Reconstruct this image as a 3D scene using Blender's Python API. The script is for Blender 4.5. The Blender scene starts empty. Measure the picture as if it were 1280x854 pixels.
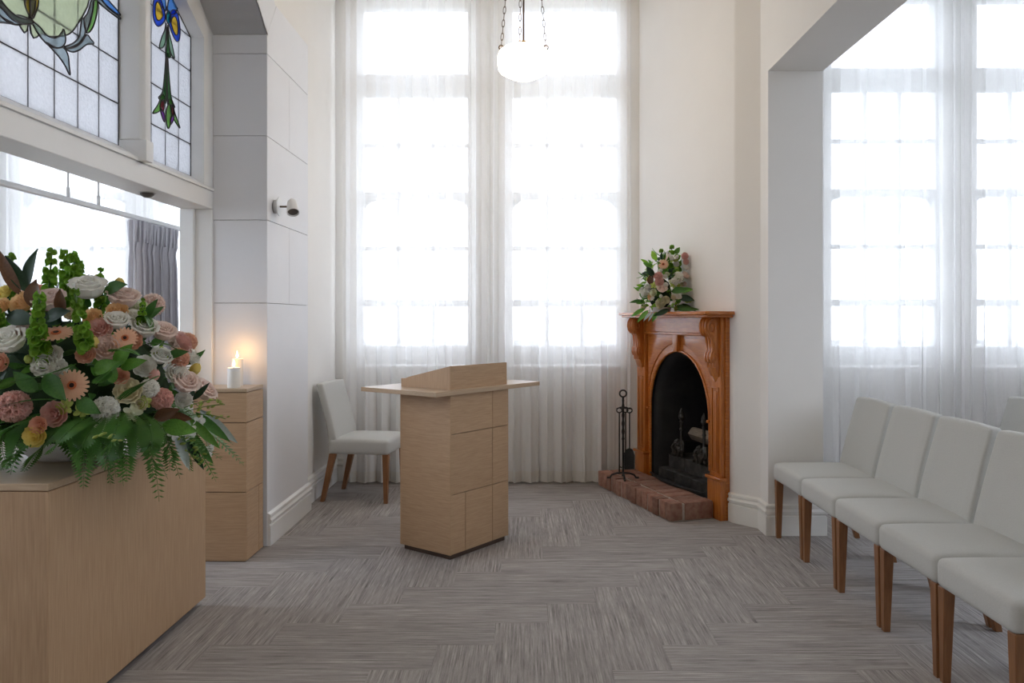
import bpy, bmesh, math, random
from mathutils import Vector, Matrix, Quaternion
PI = math.pi
random.seed(7)
SC = bpy.context.scene
COL = SC.collection

# ------------------------------------------------------------------ camera
F_PX, CX, CY, EYE = 980.0, 657.0, 398.0, 1.35      # photo frame is 1280 x 854
cam_d = bpy.data.cameras.new('camera')
cam = bpy.data.objects.new('camera', cam_d); COL.objects.link(cam)
cam.location = (0, 0, EYE); cam.rotation_euler = (PI/2, 0, 0)
cam_d.sensor_width = 36; cam_d.lens = 36*F_PX/1280
cam_d.shift_x = -(CX-640)/1280; cam_d.shift_y = -(427-CY)/1280
cam_d.clip_start = 0.05
SC.camera = cam

# ------------------------------------------------------------------ sky, exposure
SKY = 4.6
w = bpy.data.worlds.new('overcast_sky'); SC.world = w; w.use_nodes = True
bgn = w.node_tree.nodes['Background']
bgn.inputs[0].default_value = (0.82, 0.885, 1.0, 1); bgn.inputs[1].default_value = SKY
SC.view_settings.view_transform = 'Standard'
SC.view_settings.look = 'None'
SC.view_settings.gamma = 1.0
SC.view_settings.exposure = 0.80
SC.view_settings.use_curve_mapping = False
SC.cycles.use_denoising = True
SC.cycles.transparent_max_bounces = 24
SC.cycles.max_bounces = 10
SC.cycles.diffuse_bounces = 6
SC.cycles.caustics_reflective = False
SC.cycles.caustics_refractive = False
SC.cycles.sample_clamp_indirect = 8.0

def ray(px, py, Y):
    """point in the room seen at photo pixel (px, py), at distance Y"""
    return Vector(((px-CX)/F_PX*Y, Y, EYE+(CY-py)/F_PX*Y))

# ------------------------------------------------------------------ materials
def _nt(name):
    m = bpy.data.materials.new(name); m.use_nodes = True
    nt = m.node_tree; nt.nodes.clear()
    return m, nt, nt.nodes.new('ShaderNodeOutputMaterial')
def N(nt, t, **kw):
    n = nt.nodes.new('ShaderNode'+t)
    for k, v in kw.items():
        if k in n.inputs.keys(): n.inputs[k].default_value = v
        else: setattr(n, k, v)
    return n
def c4(c): return (c[0], c[1], c[2], 1)
def noise_color(nt, c1, c2, scale, stretch, detail=4, lo=.3, hi=.7, rnd=0.0, rough=.55):
    tc = N(nt, 'TexCoord'); mp = N(nt, 'Mapping'); mp.inputs['Scale'].default_value = stretch
    nt.links.new(tc.outputs['Object'], mp.inputs['Vector'])
    no = N(nt, 'TexNoise', Scale=scale, Detail=detail, Roughness=rough, noise_dimensions='4D')
    nt.links.new(mp.outputs[0], no.inputs['Vector'])
    oi = N(nt, 'ObjectInfo')
    mu = N(nt, 'Math', operation='MULTIPLY'); mu.inputs[1].default_value = 37.0
    nt.links.new(oi.outputs['Random'], mu.inputs[0]); nt.links.new(mu.outputs[0], no.inputs['W'])
    mr = N(nt, 'MapRange'); mr.inputs['From Min'].default_value = lo; mr.inputs['From Max'].default_value = hi
    nt.links.new(no.outputs['Fac'], mr.inputs['Value'])
    mx = N(nt, 'Mix', data_type='RGBA')
    mx.inputs[6].default_value = c4(c1); mx.inputs[7].default_value = c4(c2)
    nt.links.new(mr.outputs[0], mx.inputs[0])
    out = mx.outputs[2]
    if rnd:
        hs = N(nt, 'HueSaturation')
        m2 = N(nt, 'MapRange'); m2.inputs['To Min'].default_value = 1-rnd; m2.inputs['To Max'].default_value = 1+rnd
        nt.links.new(oi.outputs['Random'], m2.inputs['Value']); nt.links.new(m2.outputs[0], hs.inputs['Value'])
        nt.links.new(out, hs.inputs['Color']); out = hs.outputs[0]
    return out, no.outputs['Fac']
def surf(name, c1, c2=None, rough=.6, scale=6, stretch=(1, 1, 1), metallic=0, bump=0, coat=0, detail=4, rnd=0, lo=.3, hi=.7, spec=.5, sheen=0):
    m, nt, out = _nt(name)
    b = N(nt, 'BsdfPrincipled', Roughness=rough, Metallic=metallic)
    b.inputs['Specular IOR Level'].default_value = spec
    b.inputs['Coat Weight'].default_value = coat; b.inputs['Coat Roughness'].default_value = .12
    b.inputs['Sheen Weight'].default_value = sheen
    if c2 is None: c2 = tuple(x*.94 for x in c1)
    col, fac = noise_color(nt, c1, c2, scale, stretch, detail, lo, hi, rnd)
    nt.links.new(col, b.inputs['Base Color'])
    if bump:
        bp = N(nt, 'Bump', Strength=bump, Distance=.004)
        nt.links.new(fac, bp.inputs['Height']); nt.links.new(bp.outputs[0], b.inputs['Normal'])
    nt.links.new(b.outputs[0], out.inputs[0])
    return m
def petal(name, c1, c2, tr=.42, rnd=.05, scale=14):
    m, nt, out = _nt(name)
    col, fac = noise_color(nt, c1, c2, scale, (1, 1, 1), 3, .3, .7, rnd)
    d = N(nt, 'BsdfDiffuse'); t = N(nt, 'BsdfTranslucent'); mx = N(nt, 'MixShader'); mx.inputs[0].default_value = tr
    nt.links.new(col, d.inputs[0]); nt.links.new(col, t.inputs[0])
    nt.links.new(d.outputs[0], mx.inputs[1]); nt.links.new(t.outputs[0], mx.inputs[2]); nt.links.new(mx.outputs[0], out.inputs[0])
    return m
def leafm(name, c1, c2, tr=.2, rough=.45, rnd=.2):
    m, nt, out = _nt(name)
    col, fac = noise_color(nt, c1, c2, 20, (1, 1, 1), 3, .3, .7, rnd)
    d = N(nt, 'BsdfPrincipled', Roughness=rough); t = N(nt, 'BsdfTranslucent'); mx = N(nt, 'MixShader'); mx.inputs[0].default_value = tr
    nt.links.new(col, d.inputs['Base Color']); nt.links.new(col, t.inputs[0])
    nt.links.new(d.outputs[0], mx.inputs[1]); nt.links.new(t.outputs[0], mx.inputs[2]); nt.links.new(mx.outputs[0], out.inputs[0])
    return m
def sheer_mat(name, col, clear, trans):
    """thin woven cloth: holes let light straight through, threads scatter and transmit it"""
    m, nt, out = _nt(name)
    c, fac = noise_color(nt, col, tuple(x*.97 for x in col), 160, (1, 1, .3), 2)
    tp = N(nt, 'BsdfTransparent'); tl = N(nt, 'BsdfTranslucent'); df = N(nt, 'BsdfDiffuse')
    a = N(nt, 'MixShader'); a.inputs[0].default_value = trans
    b = N(nt, 'MixShader'); b.inputs[0].default_value = clear
    nt.links.new(c, tl.inputs[0]); nt.links.new(c, df.inputs[0])
    nt.links.new(df.outputs[0], a.inputs[1]); nt.links.new(tl.outputs[0], a.inputs[2])
    nt.links.new(a.outputs[0], b.inputs[1]); nt.links.new(tp.outputs[0], b.inputs[2]); nt.links.new(b.outputs[0], out.inputs[0])
    return m
def glass_mat(name, col, clear=.8, gloss=.05, rough=.05, bump=0, scale=60):
    """leaded or window glass: part clear, part scattering, with a little gloss"""
    m, nt, out = _nt(name)
    c, fac = noise_color(nt, col, tuple(x*.9 for x in col), scale, (1, 1, 1), 3)
    tp = N(nt, 'BsdfTransparent'); tl = N(nt, 'BsdfTranslucent'); gl = N(nt, 'BsdfGlossy', Roughness=rough)
    nt.links.new(c, tp.inputs[0]); nt.links.new(c, tl.inputs[0])
    a = N(nt, 'MixShader'); a.inputs[0].default_value = clear
    b = N(nt, 'MixShader'); b.inputs[0].default_value = gloss
    if bump:
        bp = N(nt, 'Bump', Strength=bump, Distance=.004); nt.links.new(fac, bp.inputs['Height'])
        nt.links.new(bp.outputs[0], tl.inputs['Normal']); nt.links.new(bp.outputs[0], gl.inputs['Normal'])
    nt.links.new(tl.outputs[0], a.inputs[1]); nt.links.new(tp.outputs[0], a.inputs[2])
    nt.links.new(a.outputs[0], b.inputs[1]); nt.links.new(gl.outputs[0], b.inputs[2]); nt.links.new(b.outputs[0], out.inputs[0])
    return m
def emit(name, col, s):
    m, nt, out = _nt(name); e = N(nt, 'Emission', Strength=s); e.inputs[0].default_value = c4(col)
    nt.links.new(e.outputs[0], out.inputs[0]); return m
def carpet_mat():
    m, nt, out = _nt('carpet')
    col, fac = noise_color(nt, (.255, .233, .222), (.440, .408, .390), 5, (1, 16, 1), 7, .34, .66, .05, .8)
    tc = N(nt, 'TexCoord'); no = N(nt, 'TexNoise', Scale=260, Detail=3)
    nt.links.new(tc.outputs['Object'], no.inputs['Vector'])
    mp = N(nt, 'Mapping'); mp.inputs['Scale'].default_value = (1.4, 1, 1); nt.links.new(tc.outputs['Object'], mp.inputs[0])
    wv = N(nt, 'TexNoise', Scale=7.0, Detail=2, noise_dimensions='4D')
    oi = N(nt, 'ObjectInfo'); mu = N(nt, 'Math', operation='MULTIPLY'); mu.inputs[1].default_value = 91
    nt.links.new(oi.outputs['Random'], mu.inputs[0]); nt.links.new(mu.outputs[0], wv.inputs['W']); nt.links.new(mp.outputs[0], wv.inputs['Vector'])
    # fine dark and light yarn lines along each plank
    mp2 = N(nt, 'Mapping'); mp2.inputs['Scale'].default_value = (3, 130, 1); nt.links.new(tc.outputs['Object'], mp2.inputs[0])
    ln = N(nt, 'TexNoise', Scale=1.0, Detail=3, Roughness=.6, noise_dimensions='4D'); nt.links.new(mp2.outputs[0], ln.inputs['Vector']); nt.links.new(mu.outputs[0], ln.inputs['W'])
    mr = N(nt, 'MapRange'); mr.inputs['From Min'].default_value = .35; mr.inputs['From Max'].default_value = .68
    mr.inputs['To Min'].default_value = .74; mr.inputs['To Max'].default_value = 1.3; nt.links.new(ln.outputs['Fac'], mr.inputs['Value'])
    mr2 = N(nt, 'MapRange'); mr2.inputs['To Min'].default_value = .8; mr2.inputs['To Max'].default_value = 1.2; nt.links.new(no.outputs['Fac'], mr2.inputs['Value'])
    mm = N(nt, 'Math', operation='MULTIPLY'); pa = N(nt, 'MapRange'); pa.inputs['From Min'].default_value = .38; pa.inputs['From Max'].default_value = .62; pa.inputs['To Min'].default_value = .25; pa.inputs['To Max'].default_value = 1.5; nt.links.new(wv.outputs['Fac'], pa.inputs['Value'])
    pm = N(nt, 'Math', operation='MULTIPLY_ADD'); sb = N(nt, 'Math', operation='SUBTRACT'); sb.inputs[1].default_value = 1.0
    nt.links.new(mr.outputs[0], sb.inputs[0]); nt.links.new(sb.outputs[0], pm.inputs[0]); nt.links.new(pa.outputs[0], pm.inputs[1]); pm.inputs[2].default_value = 1.0
    nt.links.new(pm.outputs[0], mm.inputs[0]); nt.links.new(mr2.outputs[0], mm.inputs[1])
    hs = N(nt, 'HueSaturation'); nt.links.new(col, hs.inputs['Color']); nt.links.new(mm.outputs[0], hs.inputs['Value'])
    b = N(nt, 'BsdfPrincipled', Roughness=.95); b.inputs['Specular IOR Level'].default_value = .15
    nt.links.new(hs.outputs[0], b.inputs['Base Color'])
    bp = N(nt, 'Bump', Strength=.5, Distance=.003); nt.links.new(mm.outputs[0], bp.inputs['Height']); nt.links.new(bp.outputs[0], b.inputs['Normal'])
    nt.links.new(b.outputs[0], out.inputs[0])
    return m

MT = {}
MT['carpet'] = carpet_mat()
MT['plaster'] = surf('plaster', (.87, .85, .82), (.85, .83, .80), .85, 3, bump=.03)
MT['ceiling'] = surf('ceiling_paint', (.90, .89, .87), (.88, .87, .85), .9, 3)
MT['panel'] = surf('panel_paint', (.79, .795, .82), (.77, .775, .80), .55, 4)
MT['panel_gap'] = surf('panel_gap', (.42, .41, .41), None, .9, 4)
MT['white'] = surf('white_gloss_paint', (.86, .86, .85), (.84, .84, .83), .4, 8)
MT['skirt'] = surf('cream_gloss_paint', (.84, .83, .79), (.82, .81, .77), .35, 8)
MT['sheer'] = sheer_mat('sheer_voile', (.95, .945, .94), .165, .24)
MT['hem'] = sheer_mat('voile_hem', (.88, .86, .82), .12, .35)
MT['drape'] = surf('grey_drape', (.66, .65, .70), (.58, .57, .62), .8, 30, (6, 6, 1), sheen=.2)
MT['pane'] = glass_mat('window_glass', (.98, .99, 1), .985, .03, .02)
MT['leaded'] = glass_mat('rippled_glass', (.86, .86, .88), .14, .05, .15, 1.0, 70)
def colglass(n, c): return glass_mat(n, tuple(x**.5 for x in c), .72, .04, .12, .5, 70)
MT['g_pale'] = colglass('pale_green_glass', (.72, .80, .50)); MT['g_grey'] = colglass('slate_glass', (.42, .52, .55))
MT['g_dark'] = colglass('smoke_glass', (.20, .24, .22)); MT['g_green'] = colglass('green_glass', (.20, .48, .10))
MT['g_deep'] = colglass('deep_green_glass', (.06, .20, .06)); MT['g_blue'] = colglass('blue_glass', (.04, .11, .80))
MT['g_sky'] = colglass('sky_blue_glass', (.12, .36, .90)); MT['g_yel'] = colglass('amber_glass', (.95, .60, .06))
MT['g_teal'] = colglass('teal_glass', (.04, .55, .65)); MT['g_red'] = colglass('crimson_glass', (.65, .04, .12)); MT['g_pur'] = colglass('purple_glass', (.26, .05, .45))
MT['g_sage'] = colglass('sage_glass', (.35, .58, .40))
MT['lead'] = surf('lead_came', (.05, .045, .05), None, .5, 20, metallic=.6)
OAK1, OAK2 = (.51, .342, .205), (.39, .248, .140)
MT['oak_h'] = surf('oak_grain_across', OAK1, OAK2, .45, 9, (1.2, 1.2, 22), detail=6, rnd=.035, bump=.08)
MT['oak_v'] = surf('oak_grain_upright', OAK1, OAK2, .45, 9, (20, 20, .8), detail=6, bump=.08)
MT['oak_top'] = surf('oak_top', (.50, .375, .255), (.42, .30, .195), .28, 9, (1.2, 18, 18), detail=6)
MT['groove'] = surf('oak_groove', (.22, .12, .07), None, .7, 9)
MT['kick'] = surf('dark_kickboard', (.07, .042, .03), None, .5, 9)
MT['mantel'] = surf('varnished_cedar', (.60, .20, .034), (.38, .105, .014), .24, 7, (2, 2, 14), coat=.5, detail=5, bump=.03)
MT['mantel_v'] = surf('varnished_cedar_upright', (.60, .20, .034), (.38, .105, .014), .24, 7, (12, 12, .9), coat=.5, detail=5, bump=.03)
MT['iron'] = surf('black_iron', (.018, .018, .02), (.03, .03, .03), .5, 40, metallic=.3, bump=.15)
MT['soot'] = surf('soot_black', (.010, .010, .012), (.022, .022, .023), .8, 14, bump=.2)
MT['ledge'] = surf('sooty_firebrick', (.022, .022, .022), (.085, .08, .075), .75, 16, detail=6, lo=.45, hi=.8, bump=.4)
MT['andiron'] = surf('grey_cast_iron', (.028, .027, .026), (.07, .065, .06), .55, 40, metallic=.4, bump=.3)
MT['log'] = surf('grey_log', (.30, .25, .20), (.17, .135, .10), .85, 10, (1, 12, 12), bump=.5)
MT['brick'] = surf('red_brick', (.27, .125, .088), (.40, .235, .175), .85, 24, detail=6, lo=.35, hi=.7, rnd=.24, bump=.6)
MT['mortar'] = surf('mortar', (.50, .43, .36), (.42, .35, .29), .95, 60, bump=.5)
MT['fabric'] = surf('chair_fabric', (.56, .56, .535), (.515, .515, .49), .9, 240, (1, 1, 1), bump=.25, sheen=.15, spec=.2)
MT['leg'] = surf('chair_leg_wood', (.30, .135, .055), (.20, .085, .033), .38, 9, (16, 16, 1), detail=5)
MT['wax'] = surf('candle_wax', (.86, .84, .80), None, .45, 10)
MT['wick'] = surf('wick', (.03, .02, .02), None, .9, 10)
MT['flame'] = emit('flame', (1.0, .50, .12), 26)
MT['opal'] = emit('lit_opal_glass', (1.0, .84, .64), 12.0)
MT['bronze'] = surf('old_bronze', (.16, .11, .07), (.10, .07, .05), .4, 30, metallic=.9)
MT['brass'] = surf('brass', (.55, .36, .14), None, .3, 30, metallic=.9)
MT['satin'] = surf('satin_metal', (.62, .61, .60), None, .35, 30, metallic=.6)
MT['lens'] = surf('lamp_lens', (.10, .09, .08), None, .3, 30)
MT['plastic'] = surf('white_plastic', (.82, .82, .82), None, .4, 20)
MT['track'] = surf('track_white', (.85, .85, .86), None, .5, 20)
MT['ground'] = surf('pale_paving', (.42, .42, .40), (.36, .36, .34), .9, 3)
MT['eave'] = surf('eave_cream', (.75, .73, .68), None, .8, 3)
# petals
PT = {
 'white': petal('petal_white', (.92, .91, .87), (.88, .87, .80)),
 'cream': petal('petal_cream', (.84, .80, .62), (.80, .72, .48)),
 'blush': petal('petal_blush', (.86, .68, .62), (.88, .77, .70)),
 'peach': petal('petal_peach', (.90, .60, .43), (.86, .52, .38)),
 'gerb': petal('petal_gerbera', (.92, .64, .46), (.90, .58, .40)),
 'gerb_in': petal('petal_gerbera_inner', (.80, .30, .14), (.72, .24, .12)),
 'yellow': petal('petal_yellow', (.90, .78, .30), (.86, .70, .20)),
 'apricot': petal('petal_apricot', (.90, .68, .34), (.88, .58, .34)),
 'pink': petal('petal_pink', (.80, .47, .42), (.82, .56, .49)),
 'salmon': petal('petal_salmon', (.84, .46, .32), (.86, .55, .40)),
 'lime': petal('petal_lime', (.60, .66, .22), (.48, .58, .14)),
 'greenwhite': petal('petal_green_white', (.72, .76, .50), (.80, .80, .66)),
}
LF = {
 'bell': leafm('bell_green', (.30, .54, .05), (.18, .40, .03), .4),
 'bright': leafm('bright_leaf', (.15, .36, .05), (.09, .25, .03)),
 'mid': leafm('mid_leaf', (.07, .20, .035), (.04, .13, .022)),
 'dark': leafm('dark_leaf', (.018, .055, .022), (.012, .038, .016), .1, .6),
 'brown': leafm('brown_leaf', (.14, .062, .025), (.09, .04, .018), .15),
 'fern': leafm('fern_green', (.085, .23, .035), (.05, .15, .024), .3),
 'bud': leafm('bud_green', (.42, .50, .12), (.30, .40, .08), .3),
 'silver': leafm('silver_leaf', (.48, .55, .54), (.38, .46, .44), .15),
 'stem': leafm('stem_green', (.12, .24, .04), (.08, .18, .03), .1),
 'moss': surf('moss_foam', (.012, .032, .010), (.022, .05, .014), .95, 40, bump=.8),
 'eye': surf('flower_eye', (.02, .012, .01), (.05, .02, .012), .8, 60, bump=.5),
}

# ------------------------------------------------------------------ mesh builder
class MB:
    def __init__(s): s.v = []; s.f = []
    def add(s, vs, fs):
        o = len(s.v); s.v += [tuple(p) for p in vs]; s.f += [tuple(i+o for i in q) for q in fs]; return s
    def box(s, x0, x1, y0, y1, z0, z1):
        return s.add([(x0, y0, z0), (x1, y0, z0), (x1, y1, z0), (x0, y1, z0), (x0, y0, z1), (x1, y0, z1), (x1, y1, z1), (x0, y1, z1)],
                     [(0, 3, 2, 1), (4, 5, 6, 7), (0, 1, 5, 4), (1, 2, 6, 5), (2, 3, 7, 6), (3, 0, 4, 7)])
    def prism(s, pts, a0, a1, plane='xy'):
        f = {'xy': lambda p, a: (p[0], p[1], a), 'xz': lambda p, a: (p[0], a, p[1]), 'yz': lambda p, a: (a, p[0], p[1])}[plane]
        n = len(pts)
        return s.add([f(p, a0) for p in pts]+[f(p, a1) for p in pts],
                     [tuple(range(n))[::-1], tuple(range(n, 2*n))]+[(i, (i+1) % n, n+(i+1) % n, n+i) for i in range(n)])
    def taper(s, c0, w0, d0, c1, w1, d1):
        vs = []
        for c, w_, d_ in ((c0, w0, d0), (c1, w1, d1)):
            for sx, sy in ((-1, -1), (1, -1), (1, 1), (-1, 1)): vs.append((c[0]+sx*w_/2, c[1]+sy*d_/2, c[2]))
        return s.add(vs, [(0, 3, 2, 1), (4, 5, 6, 7), (0, 1, 5, 4), (1, 2, 6, 5), (2, 3, 7, 6), (3, 0, 4, 7)])
    def tube(s, path, r, n=8, closed=False):
        P = [Vector(p) for p in path]; m = len(P); rr = r if isinstance(r, (list, tuple)) else [r]*m
        vs = []; up = None
        for i, p in enumerate(P):
            a = P[(i-1) % m] if (closed or i > 0) else p; b = P[(i+1) % m] if (closed or i < m-1) else p
            t = (b-a).normalized()
            if up is None: up = t.orthogonal().normalized()
            up = (up-t*up.dot(t))
            up = up.normalized() if up.length > 1e-6 else t.orthogonal().normalized()
            q = t.cross(up)
            for k in range(n):
                an = 2*PI*k/n; vs.append(p+(up*math.cos(an)+q*math.sin(an))*rr[i])
        fs = []
        for i in range(m if closed else m-1):
            j = (i+1) % m
            for k in range(n): fs.append((i*n+k, i*n+(k+1) % n, j*n+(k+1) % n, j*n+k))
        if not closed: fs += [tuple(range(n))[::-1], tuple(range((m-1)*n, m*n))]
        return s.add(vs, fs)
    def lathe(s, prof, n=24, c=(0, 0, 0), M=None):
        vs = []; fs = []; m = len(prof)
        for r, z in prof:
            for k in range(n):
                a = 2*PI*k/n; p = Vector((r*math.cos(a), r*math.sin(a), z))
                if M: p = M @ p
                vs.append((p[0]+c[0], p[1]+c[1], p[2]+c[2]))
        for i in range(m-1):
            for k in range(n): fs.append((i*n+k, i*n+(k+1) % n, (i+1)*n+(k+1) % n, (i+1)*n+k))
        if prof[0][0] > 1e-5: fs.append(tuple(range(n))[::-1])
        if prof[-1][0] > 1e-5: fs.append(tuple(range((m-1)*n, m*n)))
        return s.add(vs, fs)
    def grid(s, fn, nu, nv):
        vs = [fn(i/(nu-1), j/(nv-1)) for j in range(nv) for i in range(nu)]
        return s.add(vs, [(j*nu+i, j*nu+i+1, (j+1)*nu+i+1, (j+1)*nu+i) for j in range(nv-1) for i in range(nu-1)])
    def mesh(s, name, mat, bevel=0, seg=2, smooth=True, angle=35, subsurf=0):
        me = bpy.data.meshes.new(name); bm = bmesh.new()
        vs = [bm.verts.new(p) for p in s.v]
        for q in s.f:
            try: bm.faces.new([vs[i] for i in q])
            except ValueError: pass
        bmesh.ops.remove_doubles(bm, verts=bm.verts, dist=1e-5)
        bmesh.ops.recalc_face_normals(bm, faces=bm.faces)
        if bevel:
            es = [e for e in bm.edges if len(e.link_faces) == 2 and e.calc_face_angle(0) > .5]
            bmesh.ops.bevel(bm, geom=es, offset=bevel, segments=seg, affect='EDGES', profile=.5)
        bm.to_mesh(me); bm.free()
        if smooth:
            me.polygons.foreach_set('use_smooth', [True]*len(me.polygons))
            me.set_sharp_from_angle(angle=math.radians(angle))
        me.materials.append(mat); me.update()
        return me
    def build(s, name, mat, parent=None, loc=None, rot=None, **kw):
        return link(name, s.mesh(name, mat, **kw), parent, loc, rot)
def link(name, me, parent=None, loc=None, rot=None):
    o = bpy.data.objects.new(name, me); COL.objects.link(o)
    if parent: o.parent = parent
    if loc is not None: o.location = loc
    if rot is not None:
        if isinstance(rot, Quaternion): o.rotation_mode = 'QUATERNION'; o.rotation_quaternion = rot
        else: o.rotation_euler = rot
    return o
def thing(name, label, cat, loc=(0, 0, 0), rz=0, group=None):
    o = bpy.data.objects.new(name, None); COL.objects.link(o)
    o.empty_display_size = .1; o.location = loc; o.rotation_euler = (0, 0, rz)
    o['label'] = label; o['category'] = cat
    if group: o['group'] = group
    return o
def tag(o, label, cat, group=None):
    o['label'] = label; o['category'] = cat
    if group: o['group'] = group
    return o
def struct(o, label=None):
    o['kind'] = 'structure'
    if label: o['label'] = label
    return o
def dup(root, loc, rz, label, group=None):
    r = root.copy(); COL.objects.link(r); r.location = loc; r.rotation_euler = (0, 0, rz); r['label'] = label
    if group: r['group'] = group
    for ch in list(root.children):
        c = ch.copy(); COL.objects.link(c); c.parent = r
        for g in list(ch.children):
            d = g.copy(); COL.objects.link(d); d.parent = c
    return r

# ================================================================== ROOM SHELL
CEIL = 4.4
YB, YR, GL = 6.52, 6.36, .08          # inner faces of the back walls, glass set back
XP, XS, XG = -1.53, -1.85, -1.93      # panelled face, timber screen face, leaded glass plane
YPIL, YPIL2, XREC = 4.64, 5.51, -1.58
XR0, XR1, YRP = 1.51, 1.85, 4.88      # right pier
XL, XRT, YBK = -4.7, 4.7, -3.2

struct(MB().box(XL-.3, XRT+.3, YBK-.3, YB+.3, -.12, -.006).build('floor', MT['carpet']))
FLOOR = bpy.data.objects['floor']
PW, PLN = .2325, .93
plank_me = {}
def plank_mesh():
    return MB().box(-PLN/2+.0003, PLN/2-.0003, -PW/2+.0003, PW/2-.0003, -.006, 0).mesh('carpet_plank', MT['carpet'], bevel=.0008, seg=1)
PM = plank_mesh()
ox, oy = .10-3*PW, 3.706
for i in range(-60, 60):
    for j in range(-12, 12):
        bx, by = ox+(i+4*j)*PW, oy+(i-4*j)*PW
        for k in (0, 1):
            if k == 0: cx, cy, rz = bx+2*PW, by+.5*PW, 0
            else: cx, cy, rz = bx+3.5*PW, by-2*PW, PI/2
            if -2.35 < cx < 3.4 and 1.5 < cy < 6.55:
                link('carpet_plank', PM, FLOOR, (cx, cy, 0), (0, 0, rz))
struct(MB().box(XL-.3, XRT+.3, YBK-.3, YB+.3, CEIL, CEIL+.1).build('ceiling', MT['ceiling']))
struct(MB().box(-60, 60, -60, 60, -.5, -.3).build('ground', MT['ground']))

def wall_x(name, x0, x1, y0, y1, z0, z1, ops, mat):
    """wall running along x with rectangular openings (xa, xb, za, zb)"""
    mb = MB(); ops = sorted(ops); xc = x0
    for a, b, c, d in ops:
        if a > xc: mb.box(xc, a, y0, y1, z0, z1)
        mb.box(a, b, y0, y1, z0, c)
        if d < z1: mb.box(a, b, y0, y1, d, z1)
        xc = b
    if xc < x1: mb.box(xc, x1, y0, y1, z0, z1)
    return struct(mb.build(name, mat, smooth=False))
def wall_y(name, x0, x1, y0, y1, z0, z1, ops, mat):
    mb = MB(); yc = y0
    for a, b, c, d in sorted(ops):
        if a > yc: mb.box(x0, x1, yc, a, z0, z1)
        mb.box(x0, x1, a, b, z0, c)
        if d < z1: mb.box(x0, x1, a, b, d, z1)
        yc = b
    if yc < y1: mb.box(x0, x1, yc, y1, z0, z1)
    return struct(mb.build(name, mat, smooth=False))

OH0, OH1 = .95, 4.0
g = .045
WIN_MAIN = [(-1.36, -.485), (-.108, .761)]
WIN_R = [(2.50, 3.35), (3.69, 4.54)]
WIN_L = [(-4.22, -3.36), (-3.08, -2.22)]
wall_x('wall_back', XREC-.02, 1.0, YB, YB+.25, 0, CEIL, [(a-g, b+g, OH0, OH1) for a, b in WIN_MAIN], MT['plaster'])
wall_x('wall_back_right', XR1-.01, XRT, YR, YR+.25, 0, CEIL, [(a-g, b+g, OH0, OH1) for a, b in WIN_R], MT['plaster'])
wall_x('wall_back_left', XL, XREC-.2, YB, YB+.25, 0, CEIL, [(a-g, b+g, OH0, OH1) for a, b in WIN_L], MT['plaster'])
FILL_WIN_L = [(1.6, 2.8), (3.4, 4.6)]  # out-of-frame windows added to light the left annex and the leaded glass
FILL_WIN_R = [(1.5, 3.4)]  # out-of-frame window added to brighten the interior from the right
REAR = []
wall_y('wall_left_outer', XL-.25, XL, 1.0, YB+.25, 0, CEIL, [(a, b, OH0, OH1) for a, b in FILL_WIN_L], MT['plaster'])
wall_y('wall_right_outer', XRT, XRT+.25, YBK, YR+.25, 0, CEIL, [(a, b, OH0, OH1) for a, b in FILL_WIN_R], MT['plaster'])
wall_x('wall_rear', XP-.3, XRT+.25, YBK-.25, YBK, 0, CEIL, [(a, b, OH0, OH1) for a, b in REAR], MT['plaster'])
struct(MB().box(XL-.25, XS, .75, 1.0, 0, CEIL).build('wall_left_annex_front', MT['plaster'], smooth=False))
struct(MB().box(XS, XP, YBK, 1.2, 0, CEIL).build('wall_left_near', MT['plaster'], smooth=False))
struct(MB().box(-2.03, XREC, YPIL+.012, YB, 0, CEIL).build('wall_left', MT['plaster'], smooth=False))

# chimney breast and right pier (one block of masonry with the fire opening in it)
FA = Vector((.896, 6.431)); FD = Vector((.31, -.951)).normalized(); FN = Vector((FD.y*-1, FD.x))   # FN points into the wall
def fp(u, y): return FA+FD*u+FN*y
def fillet(p, c, q, r, n=7):
    p, c, q = Vector(p), Vector(c), Vector(q); a = (p-c).normalized(); b = (q-c).normalized()
    h = a.angle(b)/2; L = r/math.tan(h); m = c+(a+b).normalized()*(r/math.sin(h))
    s, e = c+a*L-m, c+b*L-m; out = []
    for i in range(n):
        t = i/(n-1); v = s.lerp(e, t).normalized()*r; out.append(m+v)
    return out
wl0 = fp(0, .075); t0 = (YB-wl0.y)/FD.y; W0 = wl0+FD*t0
W1 = fp(1.335, .075); R2 = Vector((XR0, 5.04))
corner = fillet(W0, W1, R2, .07)
outer = corner+[R2, Vector((XR0, YRP)), Vector((XR1, YRP)), Vector((XR1, YB+.2)), Vector((W0.x, YB+.2))]
notch = [fp(.12, .075), fp(.12, .56), fp(1.16, .56), fp(1.16, .075)]
mb = MB(); mb.prism([W0]+outer, 1.17, CEIL); mb.prism([W0]+notch+outer, 0, 1.17)
struct(mb.build('wall_right', MT['plaster'], angle=30))
struct(MB().box(XR0, XR1, YBK, YRP, 2.89, CEIL).build('wall_right_header', MT['plaster'], smooth=False))
struct(MB().box(XR0, XR1, YBK, -1.2, 0, 2.89).build('wall_right_near', MT['plaster'], smooth=False))

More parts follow.
